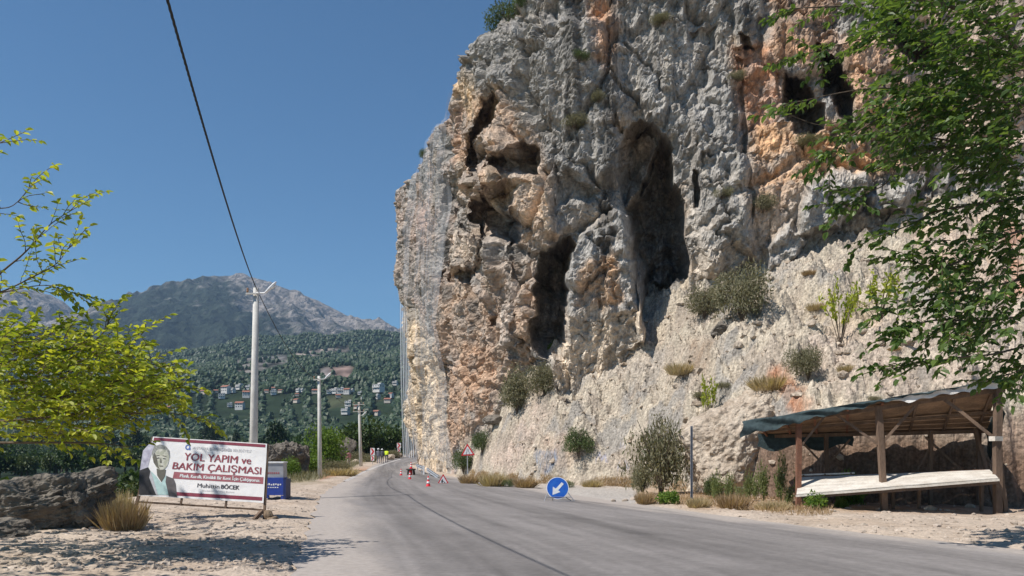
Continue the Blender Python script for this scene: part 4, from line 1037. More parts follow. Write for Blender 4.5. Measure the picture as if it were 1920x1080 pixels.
# ------------------------------------------------------------------ near trees
def limb_tree(name, label, trunk, limbs, fills, lm, seed, leaf, twig_len, droop):
    g = np.random.default_rng(seed); rd = random.Random(seed)
    e = empty(name, trunk[0], 0, label, 'tree'); base = Vector(trunk[0])
    mb = MB(); mb.tube([Vector(p)-base for p in trunk], [.22, .19, .16, .12, .07, .03][:len(trunk)], 10); mb.build('trunk', M['bark'], e, True)
    C0, Dd, Nn, Ln = [], [], [], []
    lb = MB()
    def twig(p, d, ln, out=True):
        d = Vector(d).normalized(); pts = [Vector(p)]; n = max(3, int(ln/.10))
        side = Vector((rd.gauss(0, 1), rd.gauss(0, 1), rd.gauss(0, .3))).normalized(); q = Vector(p)
        for k in range(n):
            d = (d+Vector((rd.gauss(0, .12), rd.gauss(0, .12), rd.gauss(0, .10)-droop))).normalized(); q = q+d*ln/n; pts.append(q.copy())
        lb.tube([v-base for v in pts], [.010, *([.006]*(len(pts)-2)), .002], 4, cap=False)
        for k in range(1, len(pts)):
            for sg in (-1, 1) if rd.random() < .8 else (1,):
                a = pts[k]; dr = (pts[k]-pts[k-1]).normalized()
                s_ = dr.cross(Vector((0, 0, 1))); s_ = s_.normalized() if s_.length > 1e-3 else Vector((1, 0, 0))
                ld = dr*.55+s_*sg*.8+Vector((rd.gauss(0, .3), rd.gauss(0, .3), rd.gauss(0, .25)-.25))
                C0.append(a-base); Dd.append(ld); Nn.append(Vector((rd.gauss(0, .5), rd.gauss(0, .5)-.25, 1))); Ln.append(leaf*rd.uniform(.55, 1.25))
        C0.append(pts[-1]-base); Dd.append(d+Vector((0, 0, -.3))); Nn.append(Vector((rd.gauss(0, .5), rd.gauss(0, .5), 1))); Ln.append(leaf)
    for L_ in limbs:
        pts, dens_, r0 = L_
        W_ = [at(*p) for p in pts]; Wd = crom([tuple(w) for w in W_], 5)
        Wd = [Vector(w) for w in Wd]
        lb.tube([w-base for w in Wd], [r0*(1-.8*k/(len(Wd)-1)) for k in range(len(Wd))], 6)
        for k in range(1, len(Wd)):
            t = k/(len(Wd)-1)
            if rd.random() < dens_*(.35+.65*t):
                dr = (Wd[k]-Wd[k-1]).normalized()
                for _ in range(1+(rd.random() < dens_-.6)):
                    tw = dr+Vector((rd.gauss(0, .6), rd.gauss(0, .6), rd.gauss(0, .5)+.1)); twig(Wd[k], tw, twig_len*rd.uniform(.6, 1.3))
        twig(Wd[-1], (Wd[-1]-Wd[-2]), twig_len)
    for poly, n, (y0, y1), org, dd in fills:
        P = np.array(poly, float); k = 0
        while k < n:
            a, b = rd.uniform(P[:, 0].min(), P[:, 0].max()), rd.uniform(P[:, 1].min(), P[:, 1].max())
            if sdpoly(np.array([a]), np.array([b]), poly, 5)[0] < 0: continue
            k += 1; p = at(a, b, rd.uniform(y0, y1)); o_ = at(*org)
            dr = (p-o_).normalized()+Vector((rd.gauss(0, .5), rd.gauss(0, .5), rd.gauss(0, .4)))+Vector(dd)
            twig(p, dr, twig_len*rd.uniform(.7, 1.3))
    lb.build('branches', M['bark'], e)
    V, Fq = leaf_mesh('l', np.array([c[:] for c in C0]), np.array([c[:] for c in Dd]), np.array([c[:] for c in Nn]), np.array(Ln), np.array(Ln)*.62, .22)
    link('foliage', np_mesh('foliage', V, Fq), lm, e)
    return e, len(C0)
lt, nl_ = limb_tree('mulberry_tree', 'bright yellow green leafy tree reaching in from the left edge in front of the boulder',
    [(-12.0, 14.9, -.3), (-11.8, 14.8, 1.2), (-11.6, 14.7, 2.6), (-11.4, 14.6, 4.2)],
    [([(-260, 620, 14.6), (-80, 570, 14.5), (15, 500, 14.4), (55, 465, 14.4), (95, 420, 14.4), (150, 385, 14.4)], .7, .024),
     ([(-80, 570, 14.5), (0, 548, 14.4), (60, 520, 14.4), (105, 495, 14.3), (130, 462, 14.3)], .8, .018),
     ([(-80, 570, 14.8), (20, 545, 14.9), (85, 535, 14.8), (132, 548, 14.6)], .9, .016),
     ([(-260, 560, 14.6), (-100, 430, 14.4), (-20, 395, 14.4), (25, 385, 14.4), (60, 345, 14.4)], .7, .018),
     ([(-260, 500, 14.6), (-120, 330, 14.4), (-40, 290, 14.4), (0, 268, 14.4)], .8, .02),
     ([(-240, 700, 14.6), (-60, 690, 14.4), (80, 665, 14.4), (175, 640, 14.4), (203, 605, 14.4)], .9, .03),
     ([(-240, 720, 14.6), (-40, 720, 14.4), (120, 700, 14.2), (220, 665, 14.2), (272, 620, 14.2)], .9, .03),
     ([(-60, 690, 14.9), (40, 640, 14.9), (95, 625, 14.9), (115, 612, 14.8)], .9, .025),
     ([(-240, 760, 14.4), (0, 760, 14.2), (160, 735, 13.9), (250, 700, 13.9), (285, 680, 13.9)], 1, .03),
     ([(-240, 800, 14.4), (0, 790, 13.9), (180, 770, 13.7), (270, 745, 13.7), (330, 728, 13.7)], 1, .03),
     ([(180, 770, 13.7), (260, 775, 13.7), (310, 772, 13.7), (365, 785, 13.8)], .6, .018),
     ([(-240, 830, 14.4), (0, 830, 13.9), (130, 830, 13.6), (195, 832, 13.4), (225, 836, 13.4)], .7, .03)],
    [([(-40, 620), (60, 620), (200, 640), (255, 660), (290, 710), (300, 760), (240, 780), (190, 805), (140, 835), (90, 830), (-40, 815)], 520, (12.8, 15.6), (-300, 780, 14.4), (.3, -.1, .3)),
     ([(-800, 200), (-300, 100), (-90, 300), (-70, 600), (-70, 830), (-800, 800)], 260, (10.5, 14), (-350, 600, 12), (0, 0, .3)),
     ([(-700, 200), (-300, 100), (-60, 350), (-40, 600), (-40, 830), (-700, 800)], 200, (16, 23), (-350, 600, 14), (0, 0, .3)),
     ([(-700, 100), (-300, 0), (-60, 250), (-30, 600), (-30, 830), (-700, 800)], 420, (13, 20), (-350, 600, 14.4), (0, 0, .3))],
    M['leaf_l'], 3, .14, .52, .03)
rt, nr_ = limb_tree('mulberry_tree', 'dark green leafy tree hanging in from the right edge over the stall',
    [(14.0, 17.9, -.2), (13.9, 17.8, 1.8), (13.6, 17.5, 4.2), (13.2, 17.1, 7.0), (12.9, 16.9, 9.0), (12.7, 16.8, 11.0)],
    [([(2120, 250, 17.1), (1950, 140, 16.5), (1800, 90, 16.1), (1650, 70, 15.9), (1590, 80, 15.9), (1515, 100, 15.9)], .9, .03),
     ([(2120, 250, 17.1), (1930, 200, 16.3), (1760, 175, 15.9), (1650, 165, 15.6), (1570, 175, 15.6), (1500, 190, 15.6)], .7, .026),
     ([(1760, 175, 15.9), (1660, 215, 15.7), (1590, 260, 15.6), (1560, 285, 15.6)], .9, .03),
     ([(2120, 300, 17.1), (1950, 290, 16.2), (1820, 270, 15.9), (1700, 300, 15.6), (1660, 345, 15.6), (1625, 362, 15.6), (1590, 385, 15.6)], .95, .03),
     ([(2120, 350, 17.1), (1980, 360, 16.2), (1860, 380, 15.9), (1760, 395, 15.6), (1710, 420, 15.5), (1640, 446, 15.5)], .8, .04),
     ([(2120, 400, 17.1), (1990, 420, 16.1), (1890, 440, 15.6), (1800, 490, 15.4), (1750, 500, 15.2), (1712, 490, 15.2)], 1, .04),
     ([(2120, 450, 17.1), (1990, 500, 16.1), (1890, 530, 15.6), (1790, 550, 15.2), (1720, 568, 15.2), (1675, 582, 15.2)], 1, .04),
     ([(2120, 500, 17.1), (1990, 570, 16.1), (1870, 600, 15.6), (1760, 600, 15.2), (1720, 608, 15.1), (1680, 622, 15.1)], .9, .035),
     ([(2120, 520, 17.1), (1990, 620, 16.1), (1880, 660, 15.6), (1800, 670, 15.2), (1730, 680, 15.1), (1680, 690, 15.1)], .9, .03),
     ([(2120, 520, 17.1), (2000, 640, 16.1), (1920, 690, 15.6), (1880, 705, 15.5)], 1, .03),
     ([(1950, 140, 16.5), (1850, 40, 16.3), (1720, 0, 16.1), (1600, 10, 16.1), (1500, 15, 16.0)], .9, .05),
     ([(1820, 270, 15.9), (1700, 250, 16.1), (1600, 225, 16.1), (1540, 235, 16.0), (1480, 215, 16.0)], .5, .018)],
    [([(1930, -20), (1620, -20), (1640, 60), (1700, 120), (1640, 190), (1640, 250), (1700, 300), (1930, 320)], 240, (14.2, 17.4), (2150, 250, 17.1), (-.3, 0, -.05)),
     ([(1930, 60), (1790, 80), (1740, 160), (1700, 220), (1720, 300), (1930, 330)], 190, (14.2, 17.4), (2150, 250, 17.1), (-.3, 0, -.05)),
     ([(1930, 320), (1870, 300), (1800, 360), (1760, 420), (1745, 520), (1780, 600), (1830, 650), (1870, 690), (1930, 700)], 150, (14.2, 16.8), (2150, 350, 17.1), (-.3, 0, -.15)),
     ([(1920, -420), (1750, -300), (1640, -30), (1930, -20), (1930, 330), (1930, 700), (2500, 640), (2700, 100), (2500, -420)], 900, (14, 20), (2150, 300, 17.7), (0, 0, .1))],
    M['leaf_r'], 5, .165, .70, .04)
print('near leaves', nl_, nr_)

# ------------------------------------------------------------------ trees of the middle distance
def crown_tree(name, kind, seed):
    """tree about 1 unit of crown radius, origin at the foot, crown centre at 1.25"""
    e = empty(name)
    g = random.Random(seed)
    mb = MB(); h = 1.0
    mb.tube([(0, 0, -.3), (.03, .02, .4), (.0, .03, .85)], [.09, .075, .05], 7)
    for k in range(5):
        a = g.uniform(0, 6.28); mb.tube([(0, .02, .6+.08*k), (.35*math.cos(a), .35*math.sin(a), 1.05+.1*k)], [.04, .015], 5)
    mb.build('trunk', M['bark'], e)
    if kind == 'pine':
        p, d = crown_points(1100, (.8, .8, 1.15), 13, seed, bottom=-1)
        p[:, 2] += 1.25; lm, sz_ = M['leaf_pine'], .17
    elif kind == 'bright':
        p, d = crown_points(3200, (1.05, 1.05, 1.15), 15, seed, bottom=-1); p[:, 2] += 1.1; lm, sz_ = M['leaf_mid'], .10
    else:
        p, d = crown_points(1200, (1.05, 1.05, .9), 13, seed, bottom=-1); p[:, 2] += 1.1; lm, sz_ = (M['leaf_forest'] if kind == 'dark' else M['leaf_forest2']), .16
    foliage('crown', p, d, sz_, lm, e, seed, .8, .7)
    return e
TP = [crown_tree('broadleaf_tree', 'dark', 101), crown_tree('broadleaf_tree', 'olive', 102), crown_tree('pine_tree', 'pine', 103), crown_tree('broadleaf_tree', 'dark', 104)]
usedp = set()
def put_tree(k, x, y, z, r, h, label, group):
    o = TP[k] if k not in usedp else copy_tree(TP[k]); usedp.add(k)
    o.location = (x, y, z); o.scale = (r, r, h); o.rotation_euler = (0, 0, random.uniform(0, 6.28))
    o.name = 'pine_tree' if k == 2 else 'broadleaf_tree'
    return tag(o, label, 'tree', group)
spots = []
def ok_spot(x, y, r):
    return all((x-a)**2+(y-b)**2 > (.62*(r+c))**2 for a, b, c in spots)
tries = 0
while len(spots) < 150 and tries < 6000:
    tries += 1
    y = random.uniform(118, 420)**1.0 if random.random() < .55 else random.uniform(118, 240)
    pxx = random.uniform(-60, 800); x = gx(pxx, y); r = random.uniform(2.3, 4.4)
    if y < 150 and x > -17.5-r and pxx > 560: continue
    if y < 150 and x > 0: continue
    if not ok_spot(x, y, r): continue
    spots.append((x, y, r)); k = random.choice([0, 0, 1, 2, 3]); z = float(hillz(np.array(x), np.array(y)))
    lab = {0: 'dark green broadleaf tree in the wood below the village', 1: 'olive green broadleaf tree in the wood below the village', 2: 'narrow dark pine in the wood below the village', 3: 'dark green broadleaf tree in the wood below the village'}[k]
    if y < 145: z = gz(x, y)-.3
    put_tree(k, x, y, z-.2, r, r*random.uniform(.9, 1.25)*(1.25 if k == 2 else 1), lab, {0: 'dark broadleaf trees below the village', 3: 'dark broadleaf trees below the village', 1: 'olive broadleaf trees below the village', 2: 'pines below the village'}[k])
# trees and bushes on the bank left of the road
BANK = [(-60, 62, 4.2, 3.6, 0), (30, 58, 3.4, 2.8, 3), (95, 60, 3.2, 2.6, 0), (160, 64, 3.2, 2.4, 3), (215, 66, 2.8, 2.2, 1), (262, 70, 3.0, 2.6, 0), (320, 74, 3.2, 2.6, 3), (380, 78, 3.2, 2.6, 0), (440, 80, 3.0, 2.6, 1), (500, 86, 3.2, 2.4, 0), (560, 92, 3.0, 2.4, 3), (-20, 44, 2.4, 1.9, 1), (60, 42, 2.2, 1.7, 0), (130, 44, 2.0, 1.5, 3), (190, 46, 1.9, 1.5, 0), (240, 48, 1.8, 1.3, 1), (700, 124, 3.4, 3.4, 0), (745, 128, 3.2, 3.4, 3), (722, 136, 3.4, 3.6, 0), (680, 128, 3.0, 3.0, 3), (655, 124, 3, 2.9, 0)]
BL = ['dark tree at the far left behind the boulder', 'rounded dark bush behind the big boulder', 'dark bush behind the boulder, second from the left edge', 'dark bush between the boulder and the banner', 'olive bush left of the banner', 'dark tree behind the portrait end of the banner', 'dark tree behind the middle of the banner top', 'dark tree left of the tall lamp post', 'olive tree just right of the tall lamp post', 'dark tree above the grey outcrop', 'dark tree left of the bright green tree', 'olive bush at the left edge below the bright leaves', 'low dark bush over the dark boulder', 'low dark bush right of the boulder top', 'low dark bush near the straw grass', 'low olive bush left of the banner post', 'dark tree behind the workers', 'dark tree behind the farther chevron sign', 'tall dark tree above the worker in yellow', 'dark tree between the third lamp post and the workers', 'dark tree behind the third lamp post']
for (a, y, r, h, k), lb in zip(BANK, BL):
    x = gx(a, y); z = gz(x, y); put_tree(k, x, y, z-.6, r, h, lb, None)
bt = crown_tree('broadleaf_tree', 'bright', 120); Yt = 72
x = gx(612, Yt); bt.location = (x, Yt, gz(x, Yt)-.5); bt.scale = (1.9, 1.9, 2.55); tag(bt, 'bright green tree between the second lamp post and the third', 'tree')
b2 = copy_tree(bt); x = gx(585, 66); b2.location = (x, 66, gz(x, 66)-.9); b2.scale = (1.1, 1.1, 1.35); b2.rotation_euler = (0, 0, 2); tag(b2, 'lower bright green bush right of the outcrop', 'shrub'); b2.name = 'shrub'
b3 = copy_tree(bt); x = gx(542, 56); b3.location = (x, 56, gz(x, 56)-.7); b3.scale = (.8, .8, 1.15); b3.rotation_euler = (0, 0, 4); tag(b3, 'bright green bush right of the blue bin', 'shrub'); b3.name = 'shrub'
for k, (a, y, r, h) in enumerate(((620, 70, 1.4, 1.1), (638, 76, 1.3, .9), (690, 97, 1.4, 1.0), (668, 100, 1.5, 1.3), (735, 110, 1.6, 1.2))):
    x = gx(a, y); plant('shrub', 'scrub', (x, y, gz(x, y)-.1), (r, r, h), ['dry olive bush right of the second lamp post foot', 'dry olive bush left of the person in pink', 'dry bush around the nearer chevron sign', 'dry bush behind the third lamp post foot', 'dry bush left of the farther chevron sign'][k], 'shrub', None, 1+k % 5)

# ------------------------------------------------------------------ village houses
def house(kind):
    e = empty('house'); w = MB(); g = MB(); r = MB()
    if kind == 0:      # two storeys, flat roof, balcony
        w.box((0, 0, 2.2), (9, 8, 8.0)); w.box((2.2, .6, 6.9), (4, 5, 1.6)); w.box((0, -4.5, 3.1), (8.6, 1.2, .18)); w.box((0, -5.0, 3.6), (8.6, .1, .8))
        r.box((0, 0, 6.3), (9.5, 8.5, .18)); mr = M['rooflight']
        for x in (-3, 0, 3):
            for z in (1.5, 4.6): g.box((x, -4.02, z), (1.3, .06, 1.4))
        for y in (-2, 1.5): g.box((4.52, y, 4.6), (.06, 1.3, 1.3)); g.box((-4.52, y, 4.6), (.06, 1.3, 1.3))
    else:
        h = 3.2 if kind == 1 else 5.6
        w.box((0, 0, h/2-1.2), (9, 7, h+2.4))
        w.prism([(-3.5, h), (3.5, h), (0, h+1.7)], lambda a, b, d: (d, a, b), -4.49, 4.49)
        r.prism([(-4.2, h-.3), (-4.2, h-.1), (0, h+1.95), (4.2, h-.1), (4.2, h-.3), (0, h+1.73)], lambda a, b, d: (d, a, b), -4.9, 4.9); mr = M['roof']
        for x in (-2.8, 0, 2.8):
            for z in ([1.5] if kind == 1 else [1.5, 4.2]): g.box((x, -3.52, z), (1.2, .06, 1.3))
    w.build('wall', M['housewall'] if kind != 1 else M['housewall2'], e); r.build('roof', mr, e)
    for q in range(len(g.v)//8):
        o_ = MB(); o_.add(g.v[q*8:q*8+8], g.f[:6]); o_.build('window', M['winglass'], e)
    return e
HP_ = {}
_HY = np.geomspace(250, 1500, 700)
def yhill(pxx, pyy):
    p_ = HZ-F*(hillz(gx(pxx, _HY), _HY)-H)/_HY
    k = np.where(p_ <= pyy)[0]; return float(_HY[k[0]]) if len(k) else 1400.
HOUSES = [(449, 732, 11, 0), (466, 732, 9, 0), (462, 746, 13, 2), (450, 768, 15, 2), (514, 734, 9, 1), (513, 742, 10, 0), (560, 738, 8, 0), (566, 737, 7, 0), (557, 745, 7, 1), (591, 739, 11, 1), (617, 741, 9, 0), (628, 740, 11, 0), (639, 739, 12, 0), (651, 740, 11, 2), (634, 747, 9, 1), (675, 742, 7, 0), (680, 751, 6, 0), (710, 736, 17, 0), (733, 747, 9, 2), (707, 750, 10, 0), (741, 724, 9, 0), (654, 763, 12, 0), (648, 779, 13, 0), (706, 780, 13, 1), (556, 756, 10, 1), (727, 756, 12, 1),
          (362, 739, 9, 0), (382, 741, 11, 1), (416, 749, 11, 0), (424, 738, 15, 2), (299, 749, 9, 0), (317, 770, 12, 1), (347, 770, 10, 0), (228, 767, 13, 1), (258, 782, 13, 0), (431, 765, 9, 0), (256, 757, 9, 0), (405, 738, 8, 1), (436, 738, 9, 0), (500, 738, 8, 1), (526, 738, 8, 1), (660, 737, 7, 0), (668, 768, 8, 1)]
HL = {17: 'largest white village house, standing alone right of the third lamp post top', 20: 'highest white village house close to the cliff edge', 22: 'white house low in the wood left of the third lamp post', 23: 'red roofed house low in the wood right of the third lamp post', 3: 'cream gabled house low in the wood left of the tall lamp post', 33: 'pale pinkish house behind the bright yellow green leaves at far left', 34: 'lowest white house behind the bright yellow green leaves', 21: 'white house between the second and third lamp posts', 13: 'red roofed white house at the right end of the row by the second lamp post', 12: 'white flat roofed house, tallest of the row right of the second lamp post'}
HW = []
for k, (a, b, w, kd) in enumerate(HOUSES):
    o = house(kd) if kd not in HP_ else copy_tree(HP_[kd]); HP_.setdefault(kd, o); o.name = 'house'
    Y = yhill(a, b); s_ = px_size(w, Y)/9.0*1.0
    o.location = (gx(a, Y), Y, float(hillz(np.array(gx(a, Y)), np.array(Y)))+1.2); o.scale = (s_,)*3; o.rotation_euler = (0, 0, random.uniform(-.7, .5))
    tag(o, HL.get(k, ['tiny white flat roofed house among the trees of the far village', 'tiny cream house with a red roof among the trees of the far village', 'small white gabled house with a red roof in the far village'][kd]), 'house', ['white flat roofed village houses', 'cream village houses', 'gabled village houses'][kd])
    HW.append((gx(a, Y), Y, px_size(w, Y)))

# ------------------------------------------------------------------ lamp posts and wires
def lamp_post(label, px, Y, ztop, r0, r1, lean, zb, armdir=1, cross=1, lampz=None):
    x = gx(px, Y); e = empty('lamp_post', (x, Y, zb), 0, label, 'lamp post', 'concrete lamp posts along the road')
    h = ztop-zb
    m = MB(); m.tube([(0, 0, -.5), (lean*.5, 0, h*.5), (lean, 0, h)], [r0, (r0+r1)/2, r1], 14); m.build('pole', M['concrete'], e, True)
    for k in range(cross):
        c = MB(); zc = h-.25-.75*k; c.box((lean-.14 if cross == 1 else lean, -.16, zc), (.40 if cross == 1 else 1.2, .06, .06)); ca = c.build('crossarm', M['concrete'], e)
        i = MB()
        for q in ((-.28,) if cross == 1 else (-.5, 0, .5)): i.lathe([(.035, 0), (.05, .05), (.035, .1), (.045, .14), (.02, .18)], (lean+q, -.16, zc+.05), 8)
        i.build('insulator', M['porcelain'], ca)
    zl = h-.22 if lampz is None else h-lampz
    a = MB(); a.tube([(lean, -.1, zl), (lean+.34, -.12, zl), (lean+.46, -.14, zl+.06)], .024, 8); a.build('lamp_arm', M['galv'], e)
    l = MB()
    p0 = Vector((lean+.40, -.14, zl+.01)); d = Vector((.72, -.05, .70)).normalized(); u = Vector((-.70, 0, .72)); v = Vector((0, 1, 0))
    rings = []
    for t, w_, hh in ((0, .04, .04), (.10, .06, .05), (.25, .085, .055), (.45, .09, .05), (.56, .06, .035), (.60, .02, .015)):
        c = p0+d*t; rings.append([c+v*w_*math.cos(an)+u*hh*math.sin(an) for an in np.linspace(0, 2*math.pi, 12, endpoint=False)])
    vs = [q for R in rings for q in R]; fs = [(i*12+j, i*12+(j+1) % 12, (i+1)*12+(j+1) % 12, (i+1)*12+j) for i in range(5) for j in range(12)]
    fs += [tuple(range(12)), tuple(60+j for j in range(12))]
    l.add(vs, fs); lh = l.build('lamp_head', M['lampwhite'], e, True)
    gl = MB(); gl.lathe([(.02, -.03), (.09, -.02), (.10, .0)], (0, 0, 0), 12); go = gl.build('lamp_glass', M['glass'], lh, True)
    go.data.transform(Matrix.Translation(p0+d*.36-u*.062)@Vector((0, 0, 1)).rotation_difference(u).to_matrix().to_4x4())
    return Vector((x+lean, Y, ztop))
t1 = lamp_post('tallest and nearest concrete lamp post, behind the banner', 473.5, 31.0, H+305/F*31, .175, .105, .14, -.1)
t2 = lamp_post('second concrete lamp post, beside the bright green tree', 600, 53, H+140/F*53, .15, .10, -.06, gz(gx(600, 53), 53)-.1)
t3 = lamp_post('third concrete lamp post with two crossarms, right of the person in pink', 677, 84, H+91/F*84, .19, .11, -.22, gz(gx(677, 84), 84)-.1, cross=2, lampz=1.4)
t4 = lamp_post('farthest lamp post, at the bend behind the hanging net', 763, 116, H+81/F*116, .17, .12, .1, float(rise(116)), cross=1)
def cable(name, label, a, b, sag, r, twist=False):
    a, b = Vector(a), Vector(b); base = (a+b)/2
    pts = []
    for k in range(61):
        t = k/60; p = a.lerp(b, t); p.z -= sag*4*t*(1-t); pts.append(p)
    m = MB()
    if twist:
        for q in range(3):
            pp = []
            n = 900
            for k in range(n+1):
                t = k/n; p = a.lerp(b, t); p.z -= sag*4*t*(1-t); an = 2*math.pi*(t*70+q/3)
                pp.append(p+Vector((r*.55*math.cos(an), 0, r*.55*math.sin(an))))
            m.tube(pp, r*.6, 5)
    else: m.tube(pts, r, 6)
    return tag(m.build(name, M['black'], None), label, 'cable')
near = Vector((-.5, -4.0, 8.0))
cable('overhead_cable', 'thick twisted black cable crossing the open sky to the tallest lamp post', t1+Vector((.08, -.12, -.12)), near, .75, .018, True)
cable('overhead_cable', 'thin black wire from the tallest lamp post to the second one', t1+Vector((.1, .1, -.25)), t2+Vector((0, -.1, -.2)), .7, .016)
cable('overhead_cable', 'thin black wire from the second lamp post to the third', t2+Vector((0, .1, -.2)), t3+Vector((0, -.1, -.3)), .7, .014)
cable('overhead_cable', 'thin black wire from the third lamp post to the last one at the bend', t3+Vector((0, .1, -.3)), t4+Vector((0, -.1, -.3)), .7, .014)

# ------------------------------------------------------------------ rockfall net
ne = empty('rockfall_net', (gx(815, 76), 75, 0), 0, 'pale steel rockfall net draped down the left flank of the cliff', 'net')
def net_part(name, P, m):
    a, b = P.shape[:2]; base = np.array(ne.location[:]); return link(name, np_mesh(name, (P-base).reshape(-1, 3), grid_faces(a, b), True), m, ne)
sel = np.where((CPX > 792) & (CPX < 868) & (by < 88) & (by > 62))[0]
sel = sel[::8]; G = CG[sel][:, ::7]
Dm = (G[..., 0]-X[sel][:, ::7])*nx[sel][:, None]+(G[..., 1]-Y_[sel][:, ::7] if False else G[..., 1]-np.repeat(by[sel][:, None], G.shape[1], 1))*ny[sel][:, None]
for _ in range(14):
    Dm2 = Dm.copy(); Dm2[1:-1] = np.maximum(Dm[1:-1]-.03, (Dm[:-2]+Dm[1:-1]*2+Dm[2:])/4); Dm2[:, 1:-1] = np.maximum(Dm2[:, 1:-1], (Dm2[:, :-2]+Dm2[:, 2:])/2); Dm = Dm2
fold = .12*np.sin(np.arange(len(sel))*1.1)[:, None]
for lo, hi in ((0, .26), (.30, .52), (.56, 1.0)):
    a, b = int(lo*len(sel)), max(int(hi*len(sel)), int(lo*len(sel))+2)
    P = np.stack([np.repeat(bx[sel][:, None], Dm.shape[1], 1)+nx[sel][:, None]*(Dm+.35+fold), np.repeat(by[sel][:, None], Dm.shape[1], 1)+ny[sel][:, None]*(Dm+.35+fold), G[..., 2]], -1)[a:b]
    net_part('net_sheet', P[:, 6:], M['net'])
# lengths hanging free from the overhang to the road
for (pa, pb, ya, yb, top_, bot_, dens_) in ((747, 757, 91, 89, 440, 856, 1), (757, 768, 89, 87, 470, 858, 1), (766, 776, 87.5, 86.5, 560, 862, 1)):
    nu_, nv_ = 14, 40; P = np.zeros((nu_, nv_, 3))
    for i in range(nu_):
        s_ = i/(nu_-1)
        for j in range(nv_):
            t = j/(nv_-1); Yq = ya+(yb-ya)*s_
            pxx = pa+(pb-pa)*s_+ (8*t**2)+ (1-t)**3*6*(1-.3*s_); pyy = top_+(bot_-top_)*t
            q = at(pxx, pyy, Yq+.35*math.sin(i*1.3)*(.3+t)); P[i, j] = q
    net_part('net_length', P, M['net_hang'])

# ------------------------------------------------------------------ banner
CB = [at(260, 929, 22.2), at(494, 943, 22.0), at(500.5, 832, 22.35), at(287, 818.5, 22.55)]
nrm = (CB[1]-CB[0]).cross(CB[3]-CB[0]).normalized()
if nrm.y > 0: nrm = -nrm
be = empty('roadworks_banner', ((CB[0]+CB[1])/2)*1.0, 0, 'white and maroon roadworks banner with a portrait of a suited man on a timber frame', 'banner')
be.location.z = 0; BB = Vector(be.location)
def Bq(s_, t, d=0.0):
    p = CB[0].lerp(CB[1], s_).lerp(CB[3].lerp(CB[2], s_), t)
    p = p+nrm*(d+.018*math.sin(s_*9+t*3)*math.sin(t*math.pi)+.010*math.sin(s_*23+t*8)*math.sin(t*math.pi)); return p-BB
def zst(x, y):
    s_ = .5; t = .5
    for _ in range(25):
        yl = 105+(695-105)*(1-t); yb = (105+70*s_)*t+(695+75*s_)*(1-t); t += ((yb-y)/595)
        xl = 270*t+110*(1-t); xr = 1405*t+1370*(1-t); s_ = (x-xl)/(xr-xl)
    return s_, t
g_ = MB(); n1_, n2_ = 60, 30
g_.add([Bq(i/n1_, j/n2_) for i in range(n1_+1) for j in range(n2_+1)]+[Bq(i/n1_, j/n2_, -.004) for i in range(n1_+1) for j in range(n2_+1)], [(i*(n2_+1)+j, (i+1)*(n2_+1)+j, (i+1)*(n2_+1)+j+1, i*(n2_+1)+j+1) for i in range(n1_) for j in range(n2_)]+[((n1_+1)*(n2_+1)+i*(n2_+1)+j+1, (n1_+1)*(n2_+1)+(i+1)*(n2_+1)+j+1, (n1_+1)*(n2_+1)+(i+1)*(n2_+1)+j, (n1_+1)*(n2_+1)+i*(n2_+1)+j) for i in range(n1_) for j in range(n2_)])
sheet = g_.build('banner_sheet', M['banner'], be, True)
def bpoly(name, poly, m, d, parent=sheet, st=False):
    bm = bmesh.new(); vs = [bm.verts.new((p[0], p[1], 0)) for p in (poly if st else [zst(*q) for q in poly])]
    f = bm.faces.new(vs); bmesh.ops.triangulate(bm, faces=[f]); bmesh.ops.subdivide_edges(bm, edges=bm.edges[:], cuts=4, use_grid_fill=True); bmesh.ops.triangulate(bm, faces=bm.faces[:])
    for v in bm.verts: v.co = Bq(v.co.x, v.co.y, d)
    me = bpy.data.meshes.new(name); bm.to_mesh(me); bm.free(); return link(name, me, m, parent)
def brect(name, s0, s1, t0, t1_, m, d):
    n = 40; mb = MB(); mb.add([Bq(s0+(s1-s0)*i/n, t, d) for i in range(n+1) for t in (t0, (t0+t1_)/2, t1_)], [(i*3+j, (i+1)*3+j, (i+1)*3+j+1, i*3+j+1) for i in range(n) for j in (0, 1)]); return mb.build(name, m, sheet)
brect('maroon_band', .012, .988, .935, .985, M['maroon'], .004); brect('maroon_band', .012, .988, .035, .095, M['maroon'], .004)
brect('red_strip', .245, .988, .315, .43, M['strip_red'], .004)
bpoly('portrait_backdrop', [(165, 250), (240, 170), (300, 150), (235, 330), (205, 440), (132, 452)], M['lilacprint'], .005)
bpoly('suit', [(127, 448), (215, 415), (262, 500), (285, 600), (305, 692), (115, 690)], M['suit'], .006)
bpoly('suit', [(395, 500), (470, 530), (490, 580), (502, 712), (418, 704), (388, 560)], M['suit2'], .006)
bpoly('shirt', [(238, 450), (290, 500), (345, 572), (400, 492), (388, 560), (416, 690), (308, 690), (262, 520)], M['shirtprint'], .007)
bpoly('neck', [(300, 430), (395, 440), (385, 500), (346, 565), (305, 500)], M['faceshade'], .008)
fc_ = [(348+84*math.cos(a)*(1 if math.sin(a) < 0 else .93), 325+(118 if math.sin(a) > 0 else 125)*math.sin(a)) for a in np.linspace(0, 2*math.pi, 26, endpoint=False)]
bpoly('face', fc_, M['faceprint'], .009)
bpoly('hair', [(262, 330), (258, 260), (285, 205), (340, 185), (395, 200), (430, 245), (434, 320), (420, 290), (408, 245), (360, 228), (310, 240), (284, 275)], M['hairprint'], .011)
bpoly('face_shadow', [(262, 300), (285, 262), (310, 330), (318, 400), (335, 440), (300, 410), (272, 370)], M['faceshade'], .010)
